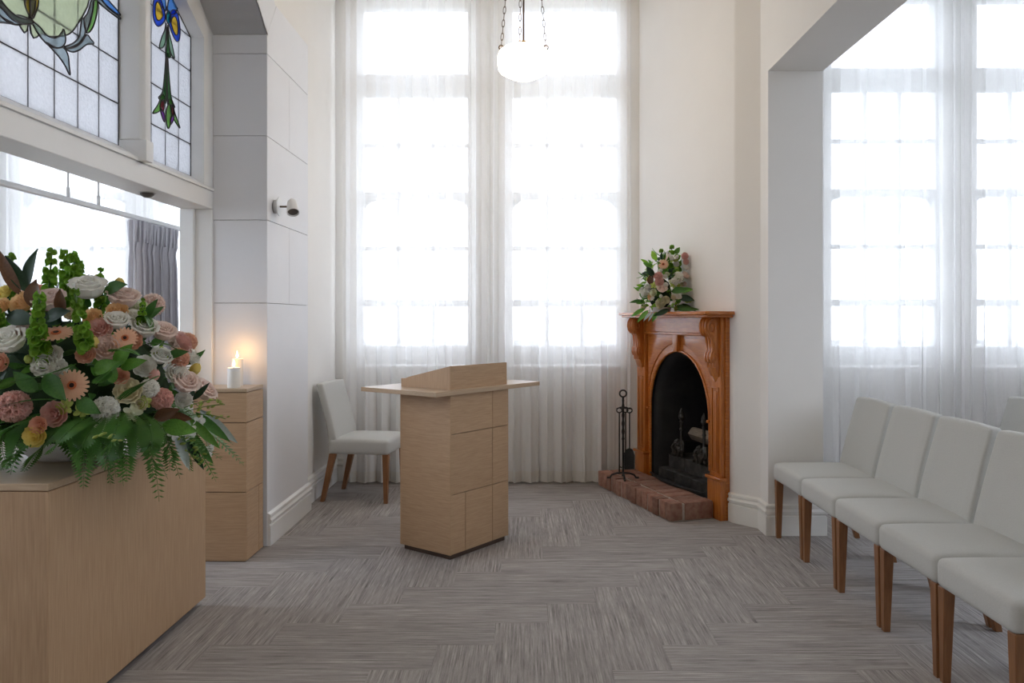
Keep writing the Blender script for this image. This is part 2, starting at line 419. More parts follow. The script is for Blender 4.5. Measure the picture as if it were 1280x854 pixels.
# skirting boards: a moulded profile swept along the foot of the walls
SKP = [(0, 0), (.020, 0), (.020, .118), (.013, .124), (.013, .130), (.024, .136), (.026, .150), (.018, .160), (.016, .168), (.021, .174), (.019, .186), (.008, .192), (0, .195)]
def sweep(name, path, side, mat=None):
    P = [Vector(p) for p in path]; mb = MB(); n = len(P); rings = []
    for i, p in enumerate(P):
        ns = []
        if i > 0: d = (p-P[i-1]).normalized(); ns.append(Vector((-d.y, d.x))*side)
        if i < n-1: d = (P[i+1]-p).normalized(); ns.append(Vector((-d.y, d.x))*side)
        m = sum(ns, Vector((0, 0))).normalized(); k = 1/max(.3, m.dot(ns[0]))
        rings.append([(p.x+m.x*k*a, p.y+m.y*k*a, h) for a, h in SKP])
    q = len(SKP); vs = [v for r in rings for v in r]; fs = []
    for i in range(n-1):
        for k in range(q): fs.append((i*q+k, i*q+(k+1) % q, (i+1)*q+(k+1) % q, (i+1)*q+k))
    fs += [tuple(range(q))[::-1], tuple(range((n-1)*q, n*q))]
    mb.add(vs, fs)
    return struct(mb.build(name, mat or MT['skirt'], angle=25))
sweep('baseboard_left', [(XP, YPIL+.004), (XP, YPIL2), (XREC, YPIL2), (XREC, YB)], -1, MT['white'])
sweep('baseboard_back', [(XREC, YB), (W0.x, YB)], -1)
sweep('baseboard_right', [fp(1.290, .075)]+corner+[R2, (XR0, YRP), (XR1, YRP), (XR1, YR)], -1)
sweep('baseboard_back_right', [(XR1, YR), (XRT, YR)], -1)

# panelled pier on the left: separate painted panels with shadow gaps on a dark backing
pier = struct(MB().box(XS, XP-.012, YPIL+.012, YPIL2-.004, 0, 3.262).build('wall_left_pier', MT['panel_gap'], smooth=False))
HS = [0, 1.44, 1.932, 2.43, 2.917, 3.266]
gp = .0015
for a, b in zip(HS[:-1], HS[1:]):
    top = b if b < 3.2 else 3.03
    MB().box(XS, XP, YPIL, YPIL+.012, a+gp, top-gp).build('panel', MT['panel'], pier, bevel=.001, seg=1)
for k, (a, b) in enumerate(zip(HS[:-1], HS[1:])):
    if k in (1, 3):
        MB().box(XP-.012, XP, YPIL+.0125, 5.08-gp, a+gp, b-gp).build('panel', MT['panel'], pier, bevel=.001, seg=1)
        MB().box(XP-.012, XP, 5.08+gp, YPIL2, a+gp, b-gp).build('panel', MT['panel'], pier, bevel=.001, seg=1)
    elif k == 4:
        MB().prism([(YPIL+.0125, a+gp), (YPIL2, a+gp), (YPIL2, b), (4.815, b), (YPIL+.0125, 3.045)], XP-.012, XP, 'yz').build('panel', MT['panel'], pier, bevel=.001, seg=1)
    else:
        MB().box(XP-.012, XP, YPIL+.0125, YPIL2, a+gp, b-gp).build('panel', MT['panel'], pier, bevel=.001, seg=1)

# arch over the timber screen
AC, AH, ASL = 2.92, 3.03, math.radians(36)
AR = (YPIL-AC)/math.sin(ASL); AZ = AH-AR*math.cos(ASL)
def arch(off, n=24): 
    return [(AC+(AR+off)*math.sin(ASL*(1-2*i/(n-1))), AZ+(AR+off)*math.cos(ASL*(1-2*i/(n-1)))) for i in range(n)]
mb = MB(); ap = arch(0)
mb.prism(ap+[(1.2, CEIL), (YPIL2, CEIL), (YPIL2, 3.262), (4.815, 3.262), (YPIL, AH)], XS-.18, XP-.012, 'yz')
wa = struct(mb.build('wall_left_arch', MT['plaster'], angle=20))
band = arch(0)+arch(.28)[::-1]
MB().prism(band, XP-.0121, XP, 'yz').build('panel', MT['panel'], wa, angle=20)
MB().prism(arch(0)+arch(.012)[::-1], XS, XP, 'yz').build('soffit_panel', MT['panel'], wa, angle=20)

# timber screen with leaded windows above an opening
scr = struct(MB().box(-2.03, XS, 1.2, YPIL+.01, 1.995, 2.10).build('trim_1', MT['white'], bevel=.003, seg=1), 'white painted beam over the left opening')
MB().prism([(XS-.015, 2.10), (XS+.012, 2.10), (XS+.012, 2.115), (XG+.01, 2.165), (-2.03, 2.165), (-2.03, 2.10)], 1.2, YPIL-.01, 'xz').build('sill_moulding', MT['white'], scr)
MB().box(-2.03, XS-.10, YPIL-.04, YPIL+.01, 0, 1.995).build('jamb_stop', MT['white'], scr, bevel=.003, seg=1)
MB().box(XS-.10, XS, YPIL-.015, YPIL+.01, 0, 1.995).build('jamb', MT['white'], scr, bevel=.003, seg=1)
po = MB().prism([(XG-.03, 3.716), (-1.83, 3.716), (-1.81, 3.735), (-1.81, 3.785), (-1.83, 3.80), (XG-.03, 3.80)], 2.20, 3.52, 'xy').build('mullion', MT['white'], scr, bevel=.002, seg=1)
MB().box(XG-.03, -1.80, 3.722, 3.794, 2.10, 2.20).build('mullion_foot', MT['white'], po, bevel=.004)
# stile and arch member round the right light: outside follows the arch, inside the glass edge
ins = [(4.51, 2.165), (4.51, 2.965), (4.27, 3.09), (4.05, 3.19), (3.80, 3.28)]
outp = [(3.80, 3.5)]+[p for p in ap if p[0] > 3.80][::-1]+[(YPIL-.001, 2.165)]
MB().prism([(3.716, 3.28)]+ins[::-1][0:0]+[(3.80, 3.28), (4.05, 3.19), (4.27, 3.09), (4.51, 2.965), (4.51, 2.10), (YPIL-.002, 2.10)]+[(y, z) for y, z in ap if y > 3.716][0:]+[(3.716, AZ+math.sqrt(AR*AR-(3.716-AC)**2))], XG-.03, XS, 'yz').build('arched_stile', MT['white'], scr, angle=20)
MB().prism([(4.515, 2.17), (4.535, 2.17), (4.535, 2.985), (4.28, 3.12), (4.05, 3.22), (3.8, 3.31), (3.8, 3.285), (4.05, 3.195), (4.27, 3.095), (4.515, 2.97)], XG+.01, XG+.04, 'yz').build('glazing_bead', MT['white'], scr)
MB().prism([(y, z) for y, z in ap if y <= 3.716]+[(2.25, 2.165), (2.36, 2.165), (2.36, 3.36), (3.716, 3.36)][::1], XG-.03, XS, 'yz') if False else None
MB().prism([(2.25, 3.40), (3.716, 3.40), (3.716, AZ+math.sqrt(AR*AR-(3.716-AC)**2))]+[(y, z) for y, z in ap if 2.25 < y < 3.716]+[(2.25, AZ+math.sqrt(AR*AR-(2.25-AC)**2))], XG-.03, XS, 'yz').build('arched_head', MT['white'], scr, angle=20)
MB().prism([(2.25, 2.165), (2.36, 2.165), (2.36, 3.40), (2.25, 3.40)], XG-.03, XS, 'yz').build('mullion', MT['white'], scr)
MB().prism([(1.2, 2.165), (2.25, 2.165), (2.25, 3.42), (1.6, 3.3), (1.2, 3.03)], XG-.03, XS-.03, 'yz').build('screen_panel', MT['white'], scr)

# ---------------- leaded glass
def clip(poly, win):
    out = list(poly)
    for i in range(len(win)):
        a, b = win[i], win[(i+1) % len(win)]
        ins_ = lambda p: (b[0]-a[0])*(p[1]-a[1])-(b[1]-a[1])*(p[0]-a[0]) >= -1e-9
        src, out = out, []
        for k in range(len(src)):
            p, q = src[k], src[(k+1) % len(src)]
            if ins_(p): out.append(p)
            if ins_(p) != ins_(q):
                d1 = (b[0]-a[0])*(p[1]-a[1])-(b[1]-a[1])*(p[0]-a[0]); d2 = (b[0]-a[0])*(q[1]-a[1])-(b[1]-a[1])*(q[0]-a[0])
                t = d1/(d1-d2); out.append((p[0]+(q[0]-p[0])*t, p[1]+(q[1]-p[1])*t))
        if not out: return []
    return out
def leaded(name, label, win, ys, zs):
    root = thing(name, label, 'stained glass'); del root['category']; struct(root)
    for a, b in zip(ys[:-1], ys[1:]):
        for c, d in zip(zs[:-1], zs[1:]):
            po_ = clip([(a+.002, c+.002), (b-.002, c+.002), (b-.002, d-.002), (a+.002, d-.002)], win)
            if len(po_) >= 3: MB().prism(po_, XG-.003, XG+.003, 'yz').build('pane', MT['leaded'], root, smooth=False)
    def came(p, q, r=.0042):
        MB().tube([(XG, p[0], p[1]), (XG, q[0], q[1])], r, 6).build('lead_line', MT['lead'], root)
    for y in ys[1:-1]:
        s = clip([(y-.0005, zs[0]), (y+.0005, zs[0]), (y+.0005, zs[-1]), (y-.0005, zs[-1])], win)
        if s: came((y, min(p[1] for p in s)), (y, max(p[1] for p in s)))
    for z in zs[1:-1]:
        s = clip([(ys[0], z-.0005), (ys[-1], z-.0005), (ys[-1], z+.0005), (ys[0], z+.0005)], win)
        if s: came((min(p[0] for p in s), z), (max(p[0] for p in s), z))
    MB().tube([(XG, p[0], p[1]) for p in win], .007, 6, True).build('lead_border', MT['lead'], root)
    return root
def G(px, py):
    Y = -XG*F_PX/(CX-px); return (Y, EYE+(CY-py)/F_PX*Y)
def smoothpoly(pts, n=5):
    out = []; m = len(pts)
    for i in range(m):
        p0, p1, p2, p3 = [Vector(pts[(i+k) % m]) for k in (-1, 0, 1, 2)]
        for k in range(n):
            t = k/n
            out.append(tuple(.5*((2*p1)+(p2-p0)*t+(2*p0-5*p1+4*p2-p3)*t*t+(3*p1-p0-3*p2+p3)*t**3)))
    return out
def motif_ring(root, pts, mat, mat_in, sym, lift=.008, k=.58):
    for flip in (0, 1):
        P = [((2*sym-y) if flip else y, z) for y, z in pts]; S = smoothpoly(P); n = len(S)
        c = (sum(p[0] for p in S)/n, sum(p[1] for p in S)/n); I = [(c[0]+(p[0]-c[0])*k, c[1]+(p[1]-c[1])*k) for p in S]
        mb = MB(); vs = [(x, p[0], p[1]) for x in (XG+lift, XG+lift+.003) for p in S+I]
        fs = []
        for i in range(n):
            j = (i+1) % n; fs += [(i, j, n+j, n+i), (2*n+i, 2*n+j, 3*n+j, 3*n+i), (i, j, 2*n+j, 2*n+i), (n+i, n+j, 3*n+j, 3*n+i)]
        mb.add(vs, fs).build('coloured_pane', mat, root, smooth=False)
        MB().prism(I, XG+lift, XG+lift+.003, 'yz').build('coloured_pane', mat_in, root, smooth=False)
        for Q in (S, I): MB().tube([(XG+lift+.003, y, z) for y, z in Q], .0032, 5, True).build('lead_line', MT['lead'], root)
def motif(root, pts, mat, sym=None, sharp=False, lift=.005):
    for flip in ((0, 1) if sym is not None else (0,)):
        P = [((2*sym-y) if flip else y, z) for y, z in pts]
        S = P if sharp else smoothpoly(P)
        MB().prism(S, XG+lift, XG+lift+.003, 'yz').build('coloured_pane', mat, root, smooth=False)
        MB().tube([(XG+lift+.003, y, z) for y, z in S], .0035, 5, True).build('lead_line', MT['lead'], root)
wl = leaded('window_1', 'leaded window with pale wreath of slate leaves over the opening', [(2.36, 2.165), (3.709, 2.165), (3.709, 3.40), (2.36, 3.40)],
            [2.36, 2.53, 2.70, 2.868, 3.036, 3.206, 3.374, 3.540, 3.709], [2.165, 2.365, 2.568, 2.773, 2.98, 3.19, 3.40])
CL = 3.036
mz = lambda L: [G(a/4.49, b/4.49) for a, b in L]
# pale oval field
oval = mz([(160, 105), (230, 190), (300, 205), (380, 190), (430, 130), (470, 60), (490, 0)])
motif(wl, [(CL, oval[0][1]+.0)]+oval[1:]+[(3.50, 2.95), (3.44, 3.12), (3.25, 3.24), (CL, 3.28)], MT['g_pale'], CL, lift=.004)
motif(wl, mz([(163, 120), (205, 150), (250, 200), (300, 212), (330, 185), (342, 165), (352, 215), (345, 250), (320, 268), (275, 265), (235, 235), (195, 185)]), MT['g_grey'], CL, lift=.009)
motif(wl, mz([(245, 240), (300, 270), (340, 268), (365, 310), (372, 370), (376, 420), (350, 370), (320, 325), (285, 285)]), MT['g_grey'], CL, lift=.009)
motif(wl, mz([(350, 262), (400, 240), (430, 200), (440, 130), (448, 98), (462, 150), (460, 195), (430, 240), (390, 262), (360, 270)]), MT['g_grey'], CL, lift=.009)
motif(wl, mz([(355, 275), (400, 268), (440, 240), (470, 195), (490, 215), (510, 245), (470, 250), (430, 280), (390, 292)]), MT['g_sage' if 0 else 'g_grey'], CL, lift=.0095)
motif(wl, mz([(470, 180), (490, 130), (505, 60), (512, 0), (530, 0), (528, 70), (510, 140), (488, 178)]), MT['g_green'], CL, lift=.0095)
motif(wl, mz([(455, 110), (478, 70), (498, 0), (512, 0), (500, 80), (470, 178)]), MT['g_dark'], CL, lift=.009)
motif(wl, mz([(560, 0), (600, 45), (655, 85), (655, 70), (610, 20), (590, 0)]), MT['g_sky'], CL, lift=.009)
motif(wl, mz([(530, 0), (580, 50), (655, 105), (655, 92), (600, 50), (552, 0)]), MT['g_grey'], CL, lift=.009)
motif(wl, mz([(165, 105), (185, 65), (198, 20), (192, -25), (160, -45), (130, -25), (122, 20), (138, 70)]), MT['g_yel'], lift=.009)
motif(wl, mz([(152, 100), (170, 62), (176, 0), (160, -30), (146, 0), (146, 60)]), MT['g_dark'], lift=.013)
motif(wl, mz([(160, 132), (110, 136), (50, 112), (0, 62), (-60, -10), (-60, -60), (0, 28), (60, 84), (110, 106), (155, 112)]), MT['g_dark'], lift=.0135)
wr = leaded('window_2', 'narrow leaded window with blue bow and bellflower beside the panelled pier', [(3.80, 2.165), (4.51, 2.165), (4.51, 2.965), (4.27, 3.09), (4.05, 3.19), (3.80, 3.28)],
            [3.80, 3.877, 4.036, 4.194, 4.353, 4.51], [2.165, 2.352, 2.563, 2.77, 2.966, 3.3])
C2 = 4.194
mw = lambda L: [G(170+a/3.05, b/3.05) for a, b in L]
motif_ring(wr, mw([(116, 75), (125, 45), (140, 38), (153, 60), (160, 110), (158, 150), (148, 158), (135, 140), (122, 105)]), MT['g_blue'], MT['g_yel'], C2)
motif(wr, [(C2-.01, 2.99), (C2-.10, 3.02), (C2-.14, 3.10), (C2-.10, 3.16), (C2-.03, 3.08)], MT['g_sky'], C2, lift=.007)
motif(wr, mw([(111, 40), (120, 55), (120, 75), (112, 92), (104, 75), (104, 55)]), MT['g_teal'], lift=.014)
motif(wr, mw([(113, 95), (119, 130), (130, 175), (138, 222), (126, 205), (116, 165)]), MT['g_sage'], C2, lift=.009)
motif(wr, mw([(111, 100), (116, 180), (122, 215), (112, 220), (104, 212), (107, 170)]), MT['g_deep'], lift=.011)
motif(wr, mw([(112, 215), (118, 290), (126, 370), (140, 410), (120, 400), (112, 380)]), MT['g_deep'], C2, lift=.008)
motif(wr, mw([(116, 385), (128, 380), (140, 430), (160, 488), (140, 460), (124, 420)]), MT['g_green'], C2, lift=.008)
motif(wr, mw([(112, 400), (122, 405), (124, 440), (120, 475), (112, 490), (106, 470), (104, 430)]), MT['g_green'], lift=.012)
motif(wr, mw([(122, 398), (132, 410), (136, 440), (126, 445), (122, 425)]), MT['g_red'], C2, lift=.010)
motif(wr, mw([(122, 445), (136, 442), (130, 465), (120, 476)]), MT['g_pur'], C2, lift=.010)

# ---------------- double-hung windows
def area_portal(loc, rot, sx, sy):
    l = bpy.data.lights.new('daylight_portal', 'AREA'); l.shape = 'RECTANGLE'; l.size = sx; l.size_y = sy
    l.cycles.is_portal = True
    o = bpy.data.objects.new('daylight_portal', l); COL.objects.link(o); o.location = loc; o.rotation_euler = rot
ROWS = [(1.12, 1.45), (1.505, 1.925), (1.947, 2.35), (2.41, 2.79), (2.812, 3.21), (3.40, 3.95)]
wn = [2]
def window(wx, wy, rz, width, detailed=True, op=g):
    """local x runs along the wall, +y points out of doors; origin at the middle of the glass"""
    wn[0] += 1
    root = thing('window_%d' % wn[0], 'x', 'x', (wx, wy, 0), rz); del root['label']; del root['category']; struct(root)
    h = width/2; m = MT['white']
    fr = MB(); fr.box(-h-op, -h, -.03, .06, OH0, OH1); fr.box(h, h+op, -.03, .06, OH0, OH1)
    fr.box(-h, h, -.03, .06, 3.95, OH1); fr.box(-h, h, -.02, .06, OH0+.01, 1.12)
    fr.build('frame', m, root)
    MB().box(-h-op-.04, h+op+.04, -.090, .0, OH0-.028, OH0+.006).build('sill', m, root, bevel=.006)
    for a, b in ((1.45, 1.505), (2.35, 2.41), (3.21, 3.40)):
        MB().box(-h, h, -.02, .035, a, b).build('sash_rail', m, root)
    if not detailed:
        for a, b in ((1.12, 1.45), (1.505, 2.35), (2.41, 3.21), (3.40, 3.95)):
            MB().box(-h, h, -.003, .003, a, b).build('pane', MT['pane'], root, smooth=False)
        return root
    for a in (1.925, 2.79): MB().box(-h, h, -.012, .012, a-.006, a+.030).build('muntin', m, root)
    cw = width/3
    for k in (1, 2):
        for a, b in ((1.12, 1.45), (1.505, 2.35), (2.41, 3.21)):
            MB().box(-h+k*cw-.015, -h+k*cw+.015, -.012, .012, a, b).build('muntin', m, root)
    for (a, b) in ROWS:
        cols = 3 if b < 3.3 else 1
        for k in range(cols):
            e = width/cols
            MB().box(-h+k*e+.008, -h+(k+1)*e-.008, -.003, .003, a-.003, b+.003).build('pane', MT['pane'], root, smooth=False)
    # curved head rail of the lower sash
    pts = [(-h, 2.36), (h, 2.36)]+[(h*math.cos(PI*t/12), 2.262+.092*min(1, 1.6*math.sin(PI*t/12))) for t in range(13)]
    MB().prism(pts, .036, .056, 'xz').build('arched_rail', m, root)
    return root
for a, b in WIN_MAIN: window((a+b)/2, YB+GL, 0, b-a); area_portal(((a+b)/2, YB+.30, 2.48), (-PI/2, 0, 0), b-a+.1, 3.1)
for a, b in WIN_R: window((a+b)/2, YR+GL, 0, b-a); area_portal(((a+b)/2, YR+.30, 2.48), (-PI/2, 0, 0), b-a+.1, 3.1)
for a, b in WIN_L: window((a+b)/2, YB+GL, 0, b-a); area_portal(((a+b)/2, YB+.30, 2.48), (-PI/2, 0, 0), b-a+.1, 3.1)
for a, b in FILL_WIN_L: window(XL-GL, (a+b)/2, PI/2, b-a-.09, False); area_portal((XL-.30, (a+b)/2, 2.48), (0, -PI/2, 0), 3.1, b-a)  # added fill windows in the left outer wall, never in view
for a, b in FILL_WIN_R: window(XRT+GL, (a+b)/2, -PI/2, b-a-.09, False); area_portal((XRT+.30, (a+b)/2, 2.48), (0, PI/2, 0), 3.1, b-a)  # added fill window in the right outer wall, never in view
for a, b in REAR: window((a+b)/2, YBK-GL, PI, b-a-.09, False); area_portal(((a+b)/2, YBK-.30, 2.48), (PI/2, 0, 0), b-a, 3.1)

# ================================================================== CURTAINS
def sheer(label, x0, x1, y, h0, h1, seed, lam=.14, dense=(), group='sheer curtains', bow=0):
    rnd = random.Random(seed)
    L = x1-x0; n = int(L/.0065); nv = 16
    kn = [rnd.uniform(.55, 1.55) for _ in range(40)]; am = [rnd.uniform(.35, 1.2) for _ in range(60)]
    sw = [rnd.uniform(-1, 1) for _ in range(40)]
    def lut(a, t):
        t = t*(len(a)-1); i = min(int(t), len(a)-2); f = t-i; f = f*f*(3-2*f); return a[i]*(1-f)+a[i+1]*f
    ph = [0]
    for i in range(n):
        s = i/n; fr = lut(kn, s)/lam
        for c, wd, k in dense:
            fr *= 1+k*math.exp(-((x0+s*L-c)/wd)**2)
        ph.append(ph[-1]+2*PI*fr*L/n)
    def pt(s, t):
        i = min(int(s*n), n-1); p = ph[i]+(ph[i+1]-ph[i])*(s*n-i)
        a = lut(am, s)*(.020+.016*(1-t)); tw = lut(sw, s)
        p2 = p+.55*tw*(1-t)
        x = x0+s*L+.30*a*math.sin(2*p2)+.012*tw*(1-t)**2*math.sin(PI*s)
        x = min(max(x, x0), x1)
        q = min(max((x-(x1-.25))/.13, 0), 1); q = q*q*(3-2*q); a *= 1-.6*q*(bow > 0)
        return (x, y+bow*q+a*math.sin(p2)+.5*a*math.sin(.5*p2+tw*2)*(1-t), h0+(h1-h0)*t)
    root = thing('sheer_curtain', label, 'curtain', ((x0+x1)/2, y, 0), 0, group)
    o = ((x0+x1)/2, y)
    sh = lambda p: (p[0]-o[0], p[1]-o[1], p[2])
    MB().grid(lambda s, t: sh(pt(s, t)), n+1, nv).build('voile', MT['sheer'], root, angle=180)
    def hem(s, t):
        p = pt(s, t*.088/(h1-h0)); return (p[0]-o[0], p[1]-o[1]-.004, p[2])
    MB().grid(hem, n+1, 3).build('hem', MT['hem'], root, angle=180)
    return root
sheer('full-length white sheer curtain behind the lectern, left of the pair', -1.50, -.33, 6.41, .012, 4.12, 3, dense=[(-.36, .07, 1.2), (-1.47, .06, .7)])
sheer('full-length white sheer curtain left of the fireplace, right of the pair', -.335, .875, 6.41, .012, 4.12, 11, dense=[(-.31, .07, 1.2), (.84, .08, .9)], bow=.068)
sheer('sheer curtain over the window behind the row of chairs, nearest the pier', 1.93, 3.47, 6.24, .012, 4.12, 21, dense=[(3.42, .08, 1.2)])
sheer('sheer curtain over the window at the far right edge', 3.465, 4.62, 6.24, .012, 4.12, 31, dense=[(3.52, .09, 1.2)])
sheer('sheer curtain seen through the left opening, at the left edge', -4.62, -3.22, 6.40, .012, 4.12, 41, dense=[(-4.4, .15, 1.2)])
sheer('sheer curtain seen through the left opening, behind the grey curtain', -3.215, -2.12, 6.40, .012, 4.12, 51)
for (x0, x1, y, lab) in ((-1.54, .90, 6.41, 'white curtain rail above the main windows'), (1.90, 4.64, 6.24, 'white curtain rail above the right windows'), (-4.64, -2.1, 6.40, 'white curtain rail above the left windows')):
    t = thing('curtain_rail', lab, 'curtain rail', ((x0+x1)/2, y, 4.12))
    MB().box(-(x1-x0)/2, (x1-x0)/2, -.015, .015, 0, .03).build('rail', MT['plastic'], t)
    for k in (-.4, 0, .4): MB().box(k*(x1-x0)-.01, k*(x1-x0)+.01, -.012, .012, .03, CEIL-4.12).build('bracket', MT['plastic'], t)

# grey pleated curtain on a hung track inside the left opening
TX = -2.30
t = thing('curtain_track', 'slim white hanging curtain track beyond the left opening', 'curtain track', (TX, 3.0, 1.945))
MB().box(-.014, .014, -1.2, 2.9, -.013, .013).build('rail', MT['track'], t, bevel=.003, seg=1)
for Y in (2.4, 3.22, 3.94, 4.22, 5.4):
    hp = [(0, Y-3, .01), (0, Y-3, .13), (-.004, Y-2.995, .16), (-.02, Y-2.97, .20), (-.05, Y-2.94, .235), (-.06, Y-2.93, .4), (-.06, Y-2.93, 2.45)] if Y == 3.94 else [(0, Y-3, .01), (0, Y-3, 2.45)]
    ho = MB().tube(hp, .006, 8).build('hanger', MT['satin'], t)
    MB().lathe([(.010, .012), (.010, .06), (.006, .065)], 10, (0, Y-3, 0)).build('hanger_ferrule', MT['satin'], ho)
t = thing('pleated_curtain', 'grey pinch-pleated curtain bunched on the hanging track', 'curtain', (TX, 4.83, 0))
def drape(u, v):
    y = (u-.5)*(.60+.035*math.cos(v*PI)); ph = u*2*PI*13
    a = .020+.022*(1-v)+(.012 if v > .93 else 0); 
    x = a*math.sin(ph)+.010*math.sin(ph*.5+1)
    pinch = 1-.35*math.exp(-((v-.93)/.03)**2)
    return (x*pinch+.012*math.sin(u*9), y+.012*math.sin(2*ph), .02+1.90*v)
MB().grid(drape, 300, 24).build('cloth', MT['drape'], t, angle=180)
def heading(u, v):
    y = (u-.5)*.575; ph = u*2*PI*13
    return (.030*math.sin(ph)+.012*math.sin(u*9)+.004, y+.012*math.sin(2*ph), 1.80+.125*v)
MB().grid(heading, 300, 5).build('pleat_heading', MT['drape'], t, angle=180)
t = thing('ceiling_sensor', 'small dark domed sensor under the white beam', 'sensor', (-1.94, 4.02, 1.995))
MB().lathe([(0, -.028), (.018, -.025), (.032, -.014), (.036, -.004), (.036, 0), (0, 0)], 20).build('dome', MT['lens'], t)
MB().lathe([(.042, -.004), (.044, 0), (0, 0)], 20).build('base', MT['satin'], t)

# ================================================================== PLINTH (left foreground)
t = thing('plinth', 'long low pale oak plinth under the big flower arrangement', 'plinth', (-1.95, 3.09, 0))
MB().box(-.43, .44, -.61, .61, .035, .800).build('body', MT['oak_v'], t, bevel=.002, seg=1)
MB().box(-.43, .44, -.61, .61, .803, .826).build('top', MT['oak_top'], t, bevel=.002, seg=1)
MB().box(-.425, .434, -.604, .604, .798, .806).build('shadow_gap', MT['groove'], t)
MB().box(-.40, .40, -.57, .57, 0, .035).build('kickboard', MT['kick'], t)

# candle pedestal: oak panels with grooves
PX0, PX1, PY0, PY1, PH = -1.84, -1.545, 4.34, 4.615, .96
t = thing('pedestal', 'tall narrow oak pedestal against the panelled pier, holding two candles', 'pedestal', ((PX0+PX1)/2, (PY0+PY1)/2, 0))
hx, hy = (PX1-PX0)/2, (PY1-PY0)/2
MB().box(-hx+.010, hx-.010, -hy+.010, hy, 0, PH-.02).build('carcass', MT['groove'], t)
hz = [.004, .386, .772, PH-.022]
for a, b in zip(hz[:-1], hz[1:]):
    MB().box(-hx, hx-.0005, -hy, -hy+.012, a+.002, b-.002).build('panel', MT['oak_h'], t, bevel=.001, seg=1)
    if a < .01:
        MB().box(hx-.012, hx, -hy+.012, hy-.075, a+.002, b-.002).build('panel', MT['oak_h'], t, bevel=.001, seg=1)
        MB().box(hx-.012, hx, hy-.071, hy, a+.002, b-.002).build('panel', MT['oak_h'], t, bevel=.001, seg=1)
    else:
        MB().box(hx-.012, hx, -hy+.012, hy, a+.002, b-.002).build('panel', MT['oak_h'], t, bevel=.001, seg=1)
MB().box(-hx, hx, -hy, hy, PH-.020, PH).build('top', MT['oak_top'], t, bevel=.002, seg=1)
def candle(loc, h, r, label):
    t = thing('candle', label, 'candle', loc, 0, 'lit pillar candles')
    MB().lathe([(0, 0), (r*.98, 0), (r, .004), (r, h-.006), (r*.93, h), (r*.75, h-.006), (.4*r, h-.010), (0, h-.011)], 28).build('wax', MT['wax'], t, angle=50)
    MB().tube([(0, 0, h-.012), (.001, 0, h+.006), (.003, 0, h+.014)], .0012, 6).build('wick', MT['wick'], t)
    MB().lathe([(0, h+.004), (.0045, h+.009), (.0068, h+.017), (.0055, h+.027), (.0028, h+.038), (0, h+.048)], 14).build('flame', MT['flame'], t)
    l = bpy.data.lights.new('candle_light', 'POINT'); l.energy = .14; l.color = (1, .55, .2); l.shadow_soft_size = .008
    lo = bpy.data.objects.new('candle_light', l); COL.objects.link(lo); lo.parent = t; lo.location = (0, 0, h+.05)
c = ray(292.3, 483, 4.42); candle((c.x, 4.42, PH), .112, .035, 'shorter lit white pillar candle, the front one on the oak pedestal')
c = ray(296.5, 483, 4.54); candle((c.x, 4.54, PH), .155, .033, 'taller lit white pillar candle, the one behind on the oak pedestal')

# wall spot lamp
t = thing('wall_spotlight', 'small white spotlight on a chrome arm fixed to the panelled pier', 'spotlight', (XP, 4.775, 2.03))
RX = Matrix.Rotation(PI/2, 3, 'Y')
MB().lathe([(0, 0), (.040, 0), (.042, .004), (.042, .024), (.038, .028), (0, .028)], 28, M=RX).build('wall_plate', MT['satin'], t)
MB().lathe([(0, .028), (.058, .028), (.058, .034), (0, .034)], 32, M=RX).build('glass_disc', MT['plastic'], t)
MB().tube([(.03, 0, 0), (.085, .0, 0)], .006, 10).build('arm', MT['bronze'], t)
hd = MB().lathe([(.0, .062), (.016, .058), (.027, .042), (.033, .010), (.036, -.030), (.0365, -.045), (.033, -.045), (.030, -.030), (0, -.028)], 26, (.112, -.005, -.004), Matrix.Rotation(-.6, 3, 'X') @ Matrix.Rotation(-.25, 3, 'Y')).build('head', MT['plastic'], t)
MB().lathe([(0, -.036), (.031, -.036), (.031, -.032), (0, -.032)], 24, (.112, -.005, -.004), Matrix.Rotation(-.6, 3, 'X') @ Matrix.Rotation(-.25, 3, 'Y')).build('lens', MT['lens'], hd)

# ================================================================== LECTERN
LA = math.atan2(.8, .6); LC = Vector((-.419, 4.366))
t = thing('lectern', 'pale oak lectern with wide flat top and raised reading box', 'lectern', (LC.x, LC.y, 0), LA)
LX, LY, LH = .512, .385, .925      # local x = panelled face, local y = plain face
MB().box(.012, LX-.012, .012, LY-.012, 0, .03).build('kickboard', MT['kick'], t)
MB().box(.011, LX-.001, .0135, LY, .026, LH).build('carcass', MT['groove'], t)
MB().box(0, .012, .0005, LY, .026, LH).build('side_panel', MT['oak_h'], t, bevel=.001, seg=1)
MB().box(LX-.0005, LX+.0115, .0005, LY, .026, LH).build('side_panel', MT['oak_h'], t, bevel=.001, seg=1)
MB().box(0, LX+.011, LY, LY+.012, .026, LH).build('back_panel', MT['oak_h'], t, bevel=.001, seg=1)
lx1, lx2 = .372, .128
for a, b, c_, d in ((0, lx1, .70, LH), (lx1, LX+.0115, .70, LH), (0, lx1, .362, .70), (lx1, LX+.0115, .362, .70), (0, lx2, .026, .362), (lx2, lx1, .026, .362), (lx1, LX+.0115, .026, .362)):
    MB().box(a+(.0017 if a else .0005), b-.0017, 0, .013, c_+.0017, d-.0017).build('panel', MT['oak_h'], t, bevel=.0008, seg=1)
